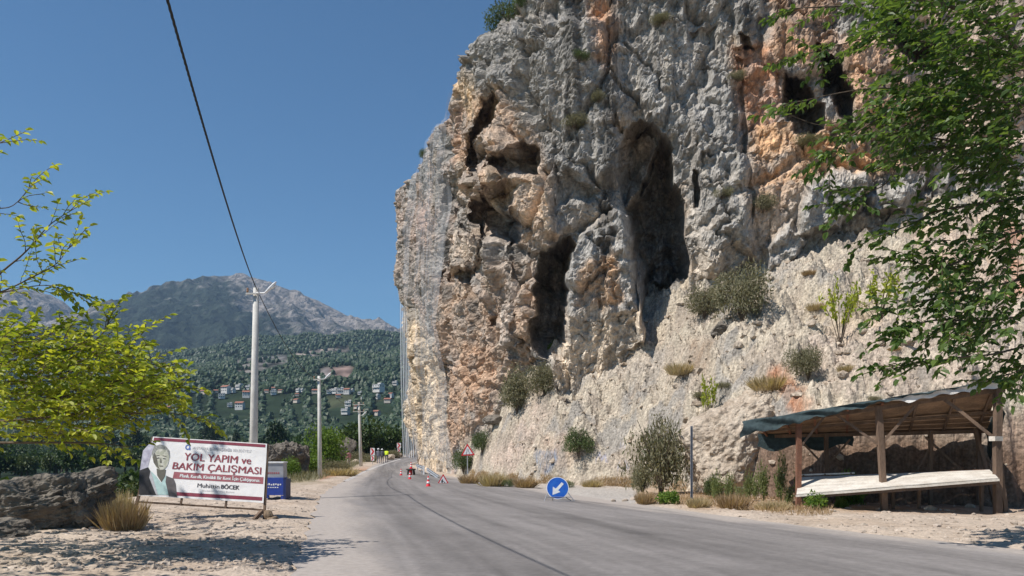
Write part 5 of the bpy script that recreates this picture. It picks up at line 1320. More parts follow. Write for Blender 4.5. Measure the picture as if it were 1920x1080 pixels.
for q in ([(300, 298), (335, 292), (335, 300), (300, 306)], [(365, 296), (402, 304), (402, 312), (365, 304)]): bpoly('eyebrow', q, M['faceshade'], .0125)
for q in ([(308, 322), (332, 318), (334, 328), (310, 330)], [(368, 324), (394, 328), (392, 336), (370, 334)]): bpoly('eye', q, M['suit'], .0125)
bpoly('nose', [(346, 320), (358, 372), (340, 374), (336, 368)], M['faceshade'], .0125)
bpoly('mouth', [(325, 400), (372, 402), (366, 411), (332, 409)], M['faceshade'], .0125)
bpoly('lapel', [(238, 450), (262, 520), (308, 690), (290, 690), (225, 520)], M['greyprint'], .0085)
cx, cy = zst(617, 212)
ringp = [(cx+.022*math.cos(a), cy+.048*math.sin(a)) for a in np.linspace(0, 2*math.pi, 24, endpoint=False)]
mbr = MB(); inn = [(cx+.012*math.cos(a), cy+.026*math.sin(a)) for a in np.linspace(0, 2*math.pi, 24, endpoint=False)]
mbr.add([Bq(*p, .006) for p in ringp]+[Bq(*p, .006) for p in inn], [(i, (i+1) % 24, 24+(i+1) % 24, 24+i) for i in range(24)])
mbr.add([Bq(*p, .006) for p in ((cx+.012, cy-.048), (cx+.026, cy-.048), (cx+.026, cy-.01), (cx+.016, cy-.02))], [(0, 1, 2, 3)]); mbr.build('emblem', M['blueprint'], sheet)
def text_mesh(body, bold=0.0):
    cu = bpy.data.curves.new('t', 'FONT'); cu.body = body; cu.offset = bold; cu.resolution_u = 3
    o = bpy.data.objects.new('t', cu); COL.objects.link(o)
    dg = bpy.context.evaluated_depsgraph_get(); me = bpy.data.meshes.new_from_object(o.evaluated_get(dg))
    bpy.data.objects.remove(o); bpy.data.curves.remove(cu)
    return me
def btext(body, s0, s1, t0, cap, m, bold=.02, d=.007):
    me = text_mesh(body, 0); v = np.array([x.co[:] for x in me.vertices]); x0, x1 = v[:, 0].min(), v[:, 0].max()
    for k, x in enumerate(me.vertices): x.co = Bq(s0+(v[k, 0]-x0)/(x1-x0)*(s1-s0), t0+v[k, 1]/.70*cap, d)
    me.materials.clear()
    if bold:
        fs = [tuple(p.vertices) for p in me.polygons]; nv = len(v); V = []; Fz = []
        for q, (du, dd) in enumerate(((-bold*.35, 0), (bold*.35, .0012), (0, .0024))):
            V += [tuple(Bq(s0+(v[k, 0]-x0)/(x1-x0)*(s1-s0)+du*.55, t0+v[k, 1]/.70*cap+(q-1)*0, d+dd)) for k in range(nv)]; Fz += [tuple(i+q*nv for i in f) for f in fs]
        me = bpy.data.meshes.new('lettering'); me.from_pydata(V, [], Fz)
    return link('lettering', me, m, sheet)
btext('ANTALYA', .365, .50, .83, .045, M['greyprint'], .0); btext('BÜYÜKŞEHİR', .515, .70, .83, .045, M['greyprint'], .02); btext('BELEDİYESİ', .715, .87, .83, .045, M['greyprint'], .0)
btext('YOL YAPIM ve', .305, .875, .635, .125, M['maroon_text'], .011); btext('BAKIM ÇALIŞMASI', .225, .965, .475, .118, M['maroon_text'], .011)
btext('Planlı, Kurallı, Kimlikli Bir Kent İçin Çalışıyoruz.', .30, .962, .345, .055, M['white'], .01)
btext('Muhittin', .455, .635, .195, .068, M['darkprint'], .004); btext('BÖCEK', .65, .80, .195, .068, M['darkprint'], .012)
btext('Büyükşehir Belediye Başkanı', .50, .76, .135, .028, M['greyprint'], .0)
fr = [('frame_post', Bq(-.006, -.32, -.05), Bq(-.004, .995, -.05), .07), ('frame_post', Bq(1.004, -.30, -.05), Bq(1.004, 1.0, -.05), .06), ('frame_post', Bq(.34, -.12, -.05), Bq(.34, .97, -.06), .05), ('frame_post', Bq(.70, -.12, -.05), Bq(.70, .97, -.06), .05), ('frame_rail', Bq(0, -.10, -.09), Bq(1, -.11, -.09), .05), ('frame_rail', Bq(0, .985, -.05), Bq(1, .985, -.05), .05)]
for nm, a, b, w in fr:
    mb = MB(); mb.beam(a, b, w, w, wob=.006); mb.build(nm, M['wood'], be)
for a, b, w in ((Bq(.99, -.14, .0), Vector((Bq(.955, 0).x, -.45, .02)), .09),):
    mb = MB(); mb.beam(a, b, w, w, wob=.006); mb.build('prop', M['wood'], be)
mb = MB(); q = at(272, 962, 21.8); mb.box((q.x, q.y, q.z), (.08, .08, .34)); mb.beam(q+Vector((0, 0, .12)), q+Vector((-.3, .1, .02)), .06, .06)
tag(mb.build('wooden_stake', M['wood'], None), 'short timber stake at the left foot of the banner', 'stake')

# ------------------------------------------------------------------ blue bin behind the banner
Yn = 30.5; x0, x1 = gx(492, Yn), gx(531, Yn); zb = gz((x0+x1)/2, Yn); xc = (x0+x1)/2; wb = x1-x0
ce = empty('recycling_bin', (xc, Yn, zb), 0, 'blue bin with a clouded grey upper panel behind the right end of the banner', 'bin')
zt, zm = H+(HZ-868)/F*Yn-zb, H+(HZ-898)/F*Yn-zb
mb = MB(); mb.box((0, .3, (zm+.14)/2+.05), (wb, .6, zm-.14)); bo = mb.build('body', M['bin_blue'], ce)
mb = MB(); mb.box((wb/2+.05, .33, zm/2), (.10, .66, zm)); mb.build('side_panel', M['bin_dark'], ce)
mb = MB(); mb.box((0, .3, (zm+zt)/2), (wb*.97, .5, zt-zm-.01)); up_ = mb.build('upper_panel', M['bin_grey'], ce)
mb = MB(); mb.box((0, .3, zt+.02), (wb*1.02, .58, .05)); mb.build('lid', M['lampwhite'], ce)
for sx_ in (-1, 1):
    for sy_ in (.05, .55):
        mb = MB(); mb.box((sx_*wb*.44, sy_, .07), (.09, .09, .2)); mb.build('leg', M['bin_blue'], ce)
mb = MB()
for k in range(7): mb.box((-wb*.28+k*.085, -.004, zm*.74+.012*math.sin(k*2.1)), (.055, .008, .05+.02*(k % 2)))
for k in range(5): mb.box((-wb*.2+k*.085, -.004, zm*.60), (.055, .008, .035))
mb.build('lettering', M['white'], bo)
mb = MB()
for k in range(6): mb.box((-wb*.25+k*.08, .046, (zm+zt)/2-.08), (.055, .008, .06))
mb.build('lettering', M['strip_red'], up_)

# ------------------------------------------------------------------ signs
def plate(name, poly, fn, d0, d1, m, parent):
    mb = MB(); mb.prism(poly, fn, d0, d1); return mb.build(name, m, parent)
def offset_tri(P, k):
    c = np.mean(P, 0); return [tuple(c+(np.array(p)-c)*k) for p in P]
def round_poly(P, r, n=4):
    out = []; N_ = len(P)
    for i in range(N_):
        p = np.array(P[i], float); a = np.array(P[i-1], float); b = np.array(P[(i+1) % N_], float)
        u = (a-p)/np.linalg.norm(a-p)*r; v = (b-p)/np.linalg.norm(b-p)*r
        for k in range(n+1): t = k/n; out.append(tuple((p+u)*(1-t)**2+2*p*t*(1-t)+(p+v)*t*t))
    return out
def tri_sign(name, label, c, side, roll, zfoot, post, symbol):
    e = empty(name, (c.x, c.y, zfoot), 0, label, 'road sign')
    h = side*.866; T = [(-side/2, -h/3), (side/2, -h/3), (0, 2*h/3)]; rc, rs = math.cos(roll), math.sin(roll)
    zc = c.z-zfoot
    fn = lambda x, y, d: (x*rc-y*rs, -d, zc+x*rs+y*rc)
    pl = plate('plate', round_poly(T, side*.06), fn, -.012, 0, M['signback'], e)
    plate('red_border', round_poly(offset_tri(T, .99), side*.06), fn, .001, .004, M['red'], pl)
    plate('white_face', round_poly(offset_tri(T, .68), side*.03), fn, .005, .007, M['white'], pl)
    for k, s_ in enumerate(symbol): plate('symbol', [(x*side, y*side) for x, y in s_], fn, .008, .010, M['signblack'], pl)
    for a, b, r in post: 
        mb = MB(); mb.tube([a, b], r, 8); mb.build('post' if r > .025 else 'stand_leg', M['galv'], e)
    return e
Ys = 49; c = at(877, 846.5, Ys); zf = sc(880, 893).z if False else gz(c.x, Ys)
nar = [[(-.11, -.22), (-.085, -.22), (-.085, -.06), (-.03, .02), (-.03, .18), (-.055, .18), (-.055, .03), (-.11, -.05)], [(.11, -.22), (.085, -.22), (.085, -.06), (.03, .02), (.03, .18), (.055, .18), (.055, .03), (.11, -.05)]]
tri_sign('road_sign', 'triangular road narrows sign on a thin post at the foot of the cliff', c, .86, .05, zf, [((0, .03, 0), (-.03, .03, c.z-zf+.2), .03)], nar)
Yw = 45.5; c = at(831, 901, Yw); zf = gz(c.x, Yw)
man = [[(-.10, .10), (-.06, .14), (-.02, .12), (-.03, .07), (-.08, .06)], [(-.16, .04), (-.06, .05), (.02, -.02), (.06, -.10), (.03, -.12), (-.02, -.06), (-.05, -.22), (-.09, -.22), (-.08, -.08), (-.12, -.20), (-.16, -.20)], [(.05, -.22), (.20, -.22), (.13, -.11)], [(-.02, .01), (.14, -.16), (.12, -.17), (-.03, -.02)]]
tri_sign('roadworks_sign', 'low triangular roadworks sign with a digging figure standing on the road edge', c, .66, 0, zf, [((-.30, .02, 0), (-.25, .02, c.z-zf-.1), .015), ((.30, .02, 0), (.25, .02, c.z-zf-.1), .015), ((0, .35, 0), (0, .02, c.z-zf+.1), .015)], man)
# round blue sign
Yc = 29.6; c = at(1045.5, 915, Yc); zf = gz(c.x, Yc); zf = 0.03 if zf > .3 else zf; R_ = px_size(21, Yc); zc = c.z-zf
e = empty('direction_sign', (c.x, Yc, zf), .0, 'round blue sign with a white arrow pointing down left on a low metal stand', 'road sign')
tl = .16
fn = lambda x, y, d: (x, y*math.sin(tl)-d*math.cos(tl), zc+y*math.cos(tl)+d*math.sin(tl))
cir = lambda r, n=48: [(r*math.cos(2*math.pi*k/n), r*math.sin(2*math.pi*k/n)) for k in range(n)]
pl = plate('plate', cir(R_), fn, -.015, 0, M['white'], e); plate('blue_face', cir(R_*.94), fn, .001, .004, M['blue_sign'], pl)
ar = [(.42, .55), (.60, .37), (.02, -.20), (.20, -.38), (-.42, -.60), (-.40, -.02)] ; ar = [(.36, .52), (.55, .36), (.05, -.20), (.24, -.36), (-.46, -.62), (-.42, .12), (-.16, -.06)]
plate('arrow', [(x*R_, y*R_) for x, y in ar], fn, .005, .008, M['white'], pl)
gxp = lambda p: (p-1045.5)/F*Yc
for a, b in (((gxp(1026), .0, zc-R_*.5), (gxp(1020), -.12, 0)), ((gxp(1063), .0, zc-R_*.3), (gxp(1077), -.12, 0)), ((gxp(1037), .05, zc-R_*.9), (gxp(1037), .45, 0)), ((gxp(1060), .05, zc-R_*.8), (gxp(1072), .45, 0))):
    mb = MB(); mb.tube([a, b], .014, 8); mb.build('stand_leg', M['grey_steel'], e)
for a, b in (((gxp(1023), -.06, .16), (gxp(1071), -.06, .16)), ((gxp(1037), -.10, .015), (gxp(1077), -.12, .015))):
    mb = MB(); mb.tube([a, b], .012, 8); mb.build('stand_bar', M['grey_steel'], e)
# chevron boards
def chevron(px, Y, top, w, h, label):
    x = gx(px, Y); zf = gz(x, Y); zt = H+(HZ-top)/F*Y-zf
    e = empty('chevron_sign', (x, Y, zf), 0, label, 'road sign')
    mb = MB(); mb.tube([(0, .04, -.2), (0, .04, zt)], .03, 8); mb.build('post', M['galv'], e)
    for k, (w_, h_, z0) in enumerate(((w, h, zt-h), (w*.75, h*.72, zt-h-h*.78))):
        fn = lambda a, b, d: (a*w_/2, -d, z0+b*h_)
        pl = plate('board', [(-1, 0), (1, 0), (1, 1), (-1, 1)], fn, -.02, 0, M['white'], e)
        plate('arrowhead', [(-.9, .06), (-.1, .06), (.8, .5), (-.1, .94), (-.9, .94), (0, .5)], fn, .002, .005, M['red'], pl)
    return e
chevron(698.5, 90, 840, .50, .80, 'nearer red and white chevron sign left of the two workers in white helmets')
chevron(748, 112, 830.5, .56, .72, 'farther red and white chevron sign beside the hanging net')
# cones
def cone(px, Y, s_, label, z0=None):
    x = gx(px, Y); e = empty('traffic_cone', (x, Y, gz(x, Y) if z0 is None else z0), .3, label, 'traffic cone', 'red traffic cones'); e.scale = (s_,)*3
    mb = MB(); mb.box((0, 0, .02), (.36, .36, .04)); mb.build('base', M['cone'], e)
    mb = MB(); mb.lathe([(.145, .04), (.135, .06), (.03, .70), (.022, .71)], n=18); mb.build('cone_body', M['cone'], e, True)
    r = lambda z: .135+(.03-.135)*(z-.06)/.64+.003
    for a, b in ((.20, .34), (.46, .58)):
        mb = MB(); mb.lathe([(r(a), a), (r(b), b)], n=18); mb.build('white_band', M['cone_white'], e, True)
    return e
cone(803, 41.5, .80, 'nearest red and white cone, left of the roadworks triangle')
cone(768.5, 52, .74, 'red and white cone in front of the low dark trestle')
cone(752, 60, .72, 'leftmost red and white cone, left of the low dark trestle')
Yt = 61; x = gx(770.5, Yt); z0 = gz(x, Yt); e = empty('trestle', (x, Yt, z0), 0, 'low dark metal trestle standing on the road with a red cone on top', 'trestle')
mb = MB(); mb.lathe([(.34, .40), (.38, .42), (.38, .47), (.30, .50)], n=20); mb.build('top_plate', M['dark_iron'], e)
for a in (.6, 2.2, 3.9, 5.5):
    mb = MB(); mb.tube([(.27*math.cos(a), .27*math.sin(a), .42), (.33*math.cos(a), .33*math.sin(a), 0)], .045, 8); mb.build('leg', M['dark_iron'], e)
mb = MB(); mb.lathe([(.10, .02), (.11, .05), (.11, .38), (.09, .40)], n=14); mb.build('red_can', M['red'], e)
cone(770.8, 61, .72, 'red cone standing on top of the low dark trestle', z0+.50)
# marker post and guard rail
Ym = 62; x = gx(794.5, Ym); mb = MB(); mb.box((0, 0, .33), (.12, .10, .66)); mb.prism([(-.06, .66), (.06, .66), (.06, .70), (-.06, .74)], lambda a, b, d: (a, d, b), -.05, .05)
o = mb.build('marker_post', M['white'], None); o.location = (x, Ym, gz(x, Ym)); tag(o, 'short white marker post between the two pieces of steel guard rail', 'marker post')
def rail(pa, ya, za, pb, yb, zb_, label):
    a = Vector((gx(pa, ya), ya, za)); b = Vector((gx(pb, yb), yb, zb_)); c0 = Vector((a.x, a.y, gz(a.x, a.y)))
    e = empty('guard_rail', c0, 0, label, 'guard rail'); d = (b-a).normalized(); sd = Vector((d.y, -d.x, 0)).normalized(); up_ = d.cross(sd)*-1 if d.cross(sd).z < 0 else d.cross(sd)
    prof = [(0, -.155), (.03, -.14), (.08, -.10), (.08, -.06), (.01, -.02), (.01, .02), (.08, .06), (.08, .10), (.03, .14), (0, .155)]
    vs = []; fs = []
    for k in range(9):
        t = k/8; p = a.lerp(b, t); 
        for u, v in prof: vs.append(p+sd*(-u)+up_*v-c0)
        for u, v in prof[::-1]: vs.append(p+sd*(-u-.004 if False else -u+.006)+up_*v-c0)
    n = 2*len(prof)
    for k in range(8): fs += [(k*n+q, k*n+(q+1) % n, (k+1)*n+(q+1) % n, (k+1)*n+q) for q in range(n)]
    mb = MB(); mb.add(vs, fs); mb.build('beam', M['galv'], e)
    for t in (.2, .8):
        p = a.lerp(b, t)-c0; zg = gz(p.x+c0.x, p.y+c0.y)-c0.z
        mb = MB(); mb.box((p.x+.08, p.y+.06, (zg+p.z)/2), (.08, .12, max(p.z-zg, .1)+.1)); mb.build('rail_post', M['galv'], e)
    return e
rail(779, 74, .60, 792, 64, .55, 'short length of steel guard rail at the cliff foot behind the trestle')
rail(799, 61.5, .52, 821, 54, .14, 'bent end of the steel guard rail sloping down behind the nearest cone')
# thin metal post by the verge
Yp = F*H/(949-HZ); x = gx(1296.5, Yp); e = empty('metal_post', (x, Yp, gz(x, Yp)-.02), 0, 'bare grey metal post standing on the verge right of the large dry bush', 'post')
mb = MB(); hh = H+(HZ-800)/F*Yp; mb.box((0, 0, hh/2-.1), (.075, .012, hh+.2)); mb.box((-.034, -.022, hh/2-.1), (.008, .05, hh+.2)); mb.box((.034, -.022, hh/2-.1), (.008, .05, hh+.2)); mb.build('channel', M['grey_steel'], e)
mb = MB()
for k in range(3): mb.lathe([(.012, 0), (.012, .012)], (0, -.005, hh-.12-.25*k), 8)
mb.build('bolt', M['galv'], e)

# ------------------------------------------------------------------ people
def person(loc, rz, label, shirt, trousers, helmet=False, vest=False, pose='stand', hgt=1.75):
    J = {'pel': (0, 0, .95), 'wai': (0, .0, 1.10), 'che': (0, -.01, 1.32), 'nec': (0, 0, 1.50), 'hed': (0, .01, 1.60), 'top': (0, 0, 1.72),
         'hl': (-.10, 0, .90), 'kl': (-.12, .03, .50), 'al': (-.13, -.02, .09), 'tl': (-.14, .14, .03), 'hr': (.10, 0, .90), 'kr': (.12, .02, .50), 'ar': (.13, -.03, .09), 'tr': (.15, .13, .03),
         'sl': (-.20, 0, 1.42), 'el': (-.26, -.02, 1.13), 'wl': (-.25, .08, .90), 'fl': (-.24, .11, .80), 'sr': (.20, 0, 1.42), 'er': (.26, -.02, 1.13), 'wr': (.25, .08, .90), 'fr': (.24, .11, .80)}
    if pose == 'walk': J.update(kl=(-.11, .16, .52), al=(-.12, .02, .12), tl=(-.12, .15, .05), kr=(.11, .0, .50), ar=(.12, -.22, .13), tr=(.12, -.10, .05), wl=(-.26, -.12, .93), fl=(-.26, -.12, .82), wr=(.26, .22, .95), fr=(.25, .28, .88))
    if pose == 'bend': J.update(che=(0, .16, 1.28), nec=(0, .26, 1.40), hed=(0, .34, 1.44), top=(0, .42, 1.50), sl=(-.19, .22, 1.34), sr=(.19, .22, 1.34), el=(-.24, .32, 1.08), er=(.24, .32, 1.08), wl=(-.2, .42, .9), wr=(.2, .42, .9), fl=(-.18, .46, .82), fr=(.18, .46, .82), wai=(0, .06, 1.12))
    Rr = {'pel': .15, 'wai': .135, 'che': .15, 'nec': .062, 'hed': .095, 'top': .07, 'h': .10, 'k': .068, 'a': .048, 't': .042, 's': .075, 'e': .048, 'w': .036, 'f': .04}
    E = [('pel', 'wai'), ('wai', 'che'), ('che', 'nec'), ('nec', 'hed'), ('hed', 'top'), ('pel', 'hl'), ('hl', 'kl'), ('kl', 'al'), ('al', 'tl'), ('pel', 'hr'), ('hr', 'kr'), ('kr', 'ar'), ('ar', 'tr'), ('che', 'sl'), ('sl', 'el'), ('el', 'wl'), ('wl', 'fl'), ('che', 'sr'), ('sr', 'er'), ('er', 'wr'), ('wr', 'fr')]
    ks = list(J); me = bpy.data.meshes.new('person'); me.from_pydata([J[k] for k in ks], [(ks.index(a), ks.index(b)) for a, b in E], [])
    o = bpy.data.objects.new('tmp', me); COL.objects.link(o); md = o.modifiers.new('s', 'SKIN'); sd = o.modifiers.new('u', 'SUBSURF'); sd.levels = 2; sd.render_levels = 2
    for k, v in zip(ks, me.skin_vertices[0].data): r = Rr.get(k, Rr.get(k[0], .05)); v.radius = (r*1.12, r*.85) if k in ('pel', 'wai', 'che') else (r, r); v.use_root = k == 'pel'
    dg = bpy.context.evaluated_depsgraph_get(); bme = bpy.data.meshes.new_from_object(o.evaluated_get(dg)); bpy.data.objects.remove(o)
    for m in (trousers, shirt, M['skin'], M['hair'], M['signblack']): bme.materials.append(m)
    hc = Vector(J['hed']); 
    for p in bme.polygons:
        c = p.center; i = 1
        if c.z < .12: i = 4
        elif c.z < .97 and abs(c.x) < .205: i = 0
        elif (c-Vector(J['top'])).length < .19: i = 3 if (c.z > J['hed'][2]+.05 or c.y < hc.y-.02) else 2
        elif (c-Vector(J['nec'])).length < .07: i = 2
        elif min((c-Vector(J['fl'])).length, (c-Vector(J['fr'])).length) < .10: i = 2
        p.material_index = i; p.use_smooth = True
    b = link('person', bme, None); b.location = loc; b.rotation_euler = (0, 0, rz); b.scale = (hgt/1.78,)*3; tag(b, label, 'person')
    if helmet:
        mb = MB(); mb.lathe([(.165, -.01), (.165, .005), (.118, .01), (.115, .05), (.085, .10), (.04, .125), (.01, .13)], (J['top'][0], J['top'][1], J['top'][2]-.05), 16); mb.build('helmet', M['helmet'], b, True)
    if vest:
        vs = {}; mb = MB()
        for p in bme.polygons:
            c = p.center
            if 1.0 < c.z < 1.44 and abs(c.x) < .19 and p.material_index == 1:
                mb.add([bme.vertices[q].co+bme.vertices[q].normal*.016 for q in p.vertices], [tuple(range(len(p.vertices)))])
        v_ = mb.build('vest', M['hivis'], b)
    return b
def pp(px, Y): x = gx(px, Y); return (x, Y, gz(x, Y)-.01)
person(pp(709.5, 92), .1, 'person in a white helmet and grey clothes, left of the two helmeted workers', M['cloth_grey'], M['cloth_grey'], helmet=True, pose='walk')
person(pp(716.5, 93), -.2, 'person in a white helmet and darker clothes, next to the worker in yellow', M['cloth_dark'], M['cloth_dark'], helmet=True, hgt=1.68)
person(pp(725, 95), .2, 'person in a bright yellow vest bending forward at the road edge', M['hivis'], M['cloth_dark'], vest=True, pose='bend', hgt=1.70)
x, y, z = pp(654, 82); person((x, y, z), .8, 'person in a pink top and beige trousers left of the third lamp post', M['cloth_pink'], M['cloth_beige'], pose='stand', hgt=1.72)

# ------------------------------------------------------------------ market stall
A_ = Vector((14.62, 24.1, 0)); e1 = Vector((9.35-14.62, 26.25-24.1, 0)); LS = e1.length; e1.normalize(); e2 = Vector((-e1.y, e1.x, 0)); e2 = e2 if e2.y > 0 else -e2
se = empty('market_stall', A_+e1*LS/2, 0, 'open timber roadside stall with a sloping roof, dark shade net and a pale counter', 'stall')
SB = Vector(se.location)
def S(a, b, z): return A_+e1*a+e2*b+Vector((0, 0, z))-SB
def g_at(a, b): p = A_+e1*a+e2*b; return gz(p.x, p.y)
RA = 7.15; RB = 3.3
def zf_(a): return 3.86+(2.84-3.86)*a/RA
def zr(a, b): return zf_(a)+((2.62-.012*a)-zf_(a))*b/RB
def bm_(name, a, b, w, h, m='wood', wob=.010, par=None): mb = MB(); mb.beam(a, b, w, h, wob=wob); return mb.build(name, M[m], par or se)
for a, w, m, tl_ in ((0.05, .19, 'wood', .0), (LS*.56, .17, 'wood', .12), (LS, .15, 'wood_red', -.02)):
    bm_('post', S(a-tl_*.6, 0, g_at(a, 0)-.2), S(a+tl_, .05, zr(a, .05)-.08), w, w, m, .014)
bm_('post', S(-.18, .1, g_at(0, 0)-.2), S(.12, .04, zr(0, 0)-.3), .12, .10, 'wood', .014)
for a in (.1, 1.55, LS*.5+.2, LS*.86, LS*1.02): bm_('post', S(a, RB-.15, -.2), S(a, RB-.15, zr(a, RB-.15)-.06), .12, .12, 'wood', .012)
bm_('post', S(-.35, RB*.8, -.1), S(.25, RB*.9, zr(.2, RB*.9)-.08), .11, .11)
bm_('roof_beam', S(-.15, .04, zr(-.15, .04)-.13), S(RA-.3, .04, zr(RA-.3, .04)-.13), .09, .12)
bm_('roof_beam', S(-.1, RB-.15, zr(0, RB-.15)-.13), S(RA-.5, RB-.15, zr(RA-.5, RB-.15)-.13), .09, .12)
bm_('roof_beam', S(-.1, RB*.5, zr(0, RB*.5)-.11), S(RA-.4, RB*.5, zr(RA-.4, RB*.5)-.11), .07, .09)
for a in (.15, 1.15, 2.2, 3.2, 4.2, 5.2, 6.1, 6.95): bm_('rafter', S(a, -.22, zr(a, -.22)-.055), S(a, RB+.15, zr(a, RB+.15)-.055), .07, .09, 'wood_red' if a > 3 else 'wood')
mb = MB()
nb2 = 9
for k in range(nb2):
    b0, b1_ = -.25+k*(RB+.5)/nb2, -.25+(k+1)*(RB+.5)/nb2-.02; j0, j1 = random.uniform(-.12, .08), random.uniform(-.15, .1)
    vs = [S(a, b, zr(a, b)+dz) for a in (-.12+j0, RA*.5, RA+j1) for b in (b0, b1_) for dz in (0, .025)]
    mb.add(vs, [(0, 4, 6, 2), (4, 8, 10, 6), (1, 3, 7, 5), (5, 7, 11, 9), (0, 1, 5, 4), (4, 5, 9, 8), (2, 6, 7, 3), (6, 10, 11, 7), (0, 2, 3, 1), (8, 9, 11, 10)])
mb.build('roof_board', M['board'], se)
def cloth(name, a0, a1, b0, b1_, zfun, m, na=60, nb_=20):
    vs = [S(*zfun(a0+(a1-a0)*i/na, b0+(b1_-b0)*j/nb_, j/nb_)) for i in range(na+1) for j in range(nb_+1)]
    mb = MB(); mb.add(vs, [(i*(nb_+1)+j, (i+1)*(nb_+1)+j, (i+1)*(nb_+1)+j+1, i*(nb_+1)+j+1) for i in range(na) for j in range(nb_)]); return mb.build(name, m, se, True)
def tarpf(a, b, t):
    # hangs in front of the edge (b < 0 part of the parameter), lies on the roof behind it
    u = (a-1.9)/(RA+.25-1.9); drop = .04+.46*min(1, max(0, u))**1.2+.035*math.sin(a*7)+.02*math.sin(a*17)
    if t < .4:
        k = 1-t/.4; return (a+.06*math.sin(k*5+a*3), -.30-.05*math.sin(k*6+a*5)-.04*k, zr(a, -.27)+.05-drop*k)
    k = (t-.4)/.6; bb = -.28+1.9*k; return (a, bb, zr(a, bb)+.055+.02*math.sin(a*4+bb*6))
cloth('shade_net', .02, RA+.30, 0, 1, tarpf, M['tarp'], 90, 24)
def whitef(a, b, t):
    drop = .19+.03*math.sin(a*3.1)+.03*math.sin(a*11)
    if t < .4:
        k = 1-t/.4; return (a, -.275-.012*math.sin(a*9+k*4), zr(a, -.27)+.035-drop*k*min(1, (3.2-a)/.8+.1))
    k = (t-.4)/.6; bb = -.27+1.2*k; return (a, bb, zr(a, bb)+.040)
cloth('white_sheet', -.12, 3.2, 0, 1, whitef, M['sheet'], 60, 20)
def backf(a, b, t): return (a+.02*math.sin(t*9), RB+.12+.05*math.sin(a*5), zr(a, RB)+.0-(.55+.12*math.sin(a*4))*t)
cloth('shade_net', LS*.70, RA+.1, 0, 1, backf, M['tarp'], 30, 12)
def sidef(a, b, t): return (-.16-.03*math.sin(t*7)-.12*t, RB*.25+(RB*.85)*((a+1)/2), zr(0, RB*.25+RB*.85*((a+1)/2))-(.55+.35*((a+1)/2)+.08*math.sin(a*9))*t)
cloth('shade_net', -1, 1, 0, 1, sidef, M['tarp'], 30, 12)
# braces
zbr = 1.95
m_ = LS*.56
bm_('brace', S(m_, .06, 2.15), S(m_-1.0, .06, zr(m_-1.0, 0)-.16), .10, .08); bm_('brace', S(m_, .06, 2.0), S(m_+1.35, .06, zr(m_+1.35, 0)-.16), .11, .08)
bm_('brace', S(.1, .06, 2.25), S(1.45, .06, zr(1.45, 0)-.18), .12, .09); bm_('brace', S(LS, .06, 1.95), S(LS-.8, .06, zr(LS-.8, 0)-.16), .09, .07)
bm_('brace', S(LS, .06, 1.9), S(LS, 1.1, zr(LS, 1.1)-.12), .09, .07, 'wood_red'); bm_('brace', S(.1, RB-.15, .7), S(1.7, RB-.15, 2.35), .10, .08); bm_('brace', S(2.2, RB-.15, .8), S(1.6, RB-.15, 1.9), .09, .07)
bm_('brace', S(LS*.86, RB-.15, 1.3), S(LS*.72, RB-.15, 2.3), .08, .07); bm_('brace', S(LS*.86, RB-.15, 1.3), S(LS, RB-.15, 2.2), .08, .07)
mb = MB(); mb.box(S(.1, -.02, 2.26), (.30, .22, .14), rot=Matrix.Rotation(.3, 3, 'Z')); mb.build('splice_block', M['pale_board'], se)
# counter: a sloping board tray on rails
def zc_(a, b): # front height .47 (left) to 1.08 (right); back higher
    u = a/LS; f0 = 1.09+(0.50-1.09)*u; b0_ = 1.30+(.98-1.30)*u; return f0+(b0_-f0)*(b+.55)/1.5
mb = MB()
for k in range(5):
    b0 = -.55+k*.30; b1_ = b0+.285
    vs = [S(a, b, zc_(a, b)+dz+.006*math.sin(a*3+k)) for a in (.12, LS*.5, LS*1.005) for b in (b0, b1_) for dz in (0, .025)]
    mb.add(vs, [(0, 4, 6, 2), (4, 8, 10, 6), (1, 3, 7, 5), (5, 7, 11, 9), (0, 1, 5, 4), (4, 5, 9, 8), (2, 6, 7, 3), (6, 10, 11, 7), (0, 2, 3, 1), (8, 9, 11, 10)])
mb.build('counter_top', M['pale_board'], se)
bm_('front_rail', S(.10, -.60, zc_(.1, -.6)-.03), S(LS+.05, -.60, zc_(LS, -.6)-.03), .05, .065, 'pale_board', .008); bm_('front_rail', S(.12, -.52, zc_(.1, -.5)-.13), S(LS-.1, -.52, zc_(LS, -.5)-.13), .06, .08, 'wood')
bm_('back_rail', S(.1, .97, zc_(.1, .97)+.0), S(LS*.62, .97, zc_(LS*.62, .97)+.0), .05, .06, 'wood_red')
bm_('back_rail', S(LS*.70, .99, zc_(LS*.7, .97)+.09), S(LS+.02, .99, zc_(LS, .97)+.09), .05, .05, 'pale_board')
for a in (LS*.72, LS*.86, LS*.98): bm_('counter_slat', S(a, .96, zc_(a, .9)-.1), S(a, .96, zc_(a, .9)+.12), .05, .04, 'wood')
for a in (.6, 2.0, LS*.56+.2, 4.6): bm_('counter_bearer', S(a, -.5, zc_(a, -.5)-.06), S(a, .95, zc_(a, .95)-.06), .06, .07)
for a in (.35, 2.1, LS*.5, LS*.95): bm_('counter_leg', S(a, .85, -.15), S(a, .85, zc_(a, .85)-.05), .09, .09)
cable('stay_wire', 'thin dark wire from the roof corner of the stall up to the branches', Vector(S(-.1, 0, 3.85))+SB, at(1893, 700, 24), .02, .012)
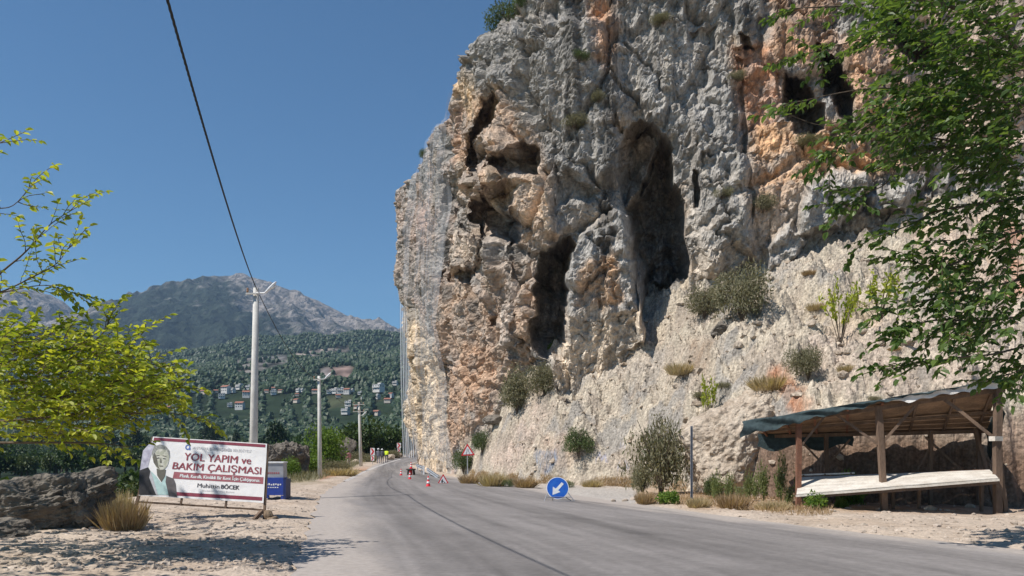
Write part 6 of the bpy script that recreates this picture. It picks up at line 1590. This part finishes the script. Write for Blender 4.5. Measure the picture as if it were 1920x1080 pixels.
# far wood: one mass of crowns no one could count
bm = bmesh.new(); bmesh.ops.create_icosphere(bm, subdivisions=2, radius=1); bv = np.array([v.co[:] for v in bm.verts]); bf = np.array([[v.index for v in f.verts] for f in bm.faces]); bm.free()
n = 62000
yy = 380+1220*rng.random(n)**1.25; xx = (rng.uniform(-1150, -80, n))/F*yy
keep = rng.random(n) < (1-.3*(sst(480, 560, yy)*sst(1050, 950, yy)))*(.7+.3*sst(-.25, .15, fbm(np.stack([xx/70, yy/70, 0*xx], 1), 3)))
xx, yy = xx[keep], yy[keep]; n = len(xx)
zz_ = hillz(xx, yy)
ppx_ = 960+F*xx/yy; ppy_ = HZ-F*(zz_-H)/yy
cl_ = np.zeros(n, bool)
for poly in ([(598, 690), (662, 686), (663, 712), (600, 713)], [(548, 664), (655, 648), (655, 658), (550, 676)], [(442, 672), (540, 664), (540, 684), (470, 704), (445, 700)]): cl_ |= (sdpoly(ppx_, ppy_, poly, 20) > -1) & (rng.random(n) < .93)
for hx_, hy_, hw_ in HW: cl_ |= (np.abs(xx/yy*hy_-hx_) < hw_*.7) & (yy > hy_-110) & (yy < hy_+6)
xx, yy, zz_ = xx[~cl_], yy[~cl_], zz_[~cl_]; n = len(xx)
r_ = rng.uniform(1.5, 3.3, n)*(1+.25*(yy > 900))
bm = bmesh.new(); bmesh.ops.create_icosphere(bm, subdivisions=1, radius=1); cv = np.array([v.co[:] for v in bm.verts]); cf = np.array([[v.index for v in f.verts] for f in bm.faces]); bm.free()
Vs, Fs, b0 = [], [], 0
for sel_, tv, tf in ((yy < 640, bv, bf), (yy >= 640, cv, cf)):
    m_ = int(sel_.sum()); V = tv[None]*(1+.24*rng.normal(size=(m_, len(tv), 1)))*(r_[sel_, None, None]*np.array([1, 1, 1.1]))+np.stack([xx[sel_], yy[sel_], zz_[sel_]+r_[sel_]*.7], 1)[:, None, :]
    Vs.append(V.reshape(-1, 3)); Fs.append((tf[None]+np.arange(m_)[:, None, None]*len(tv)).reshape(-1, 3)+b0); b0 += m_*len(tv)
far = link('far_wood', np_mesh('far_wood', np.concatenate(Vs), [np.concatenate(Fs)]), M['leaf_far']); tag(far, 'dense green wood covering the slope below the mountain', 'wood', kind='stuff')
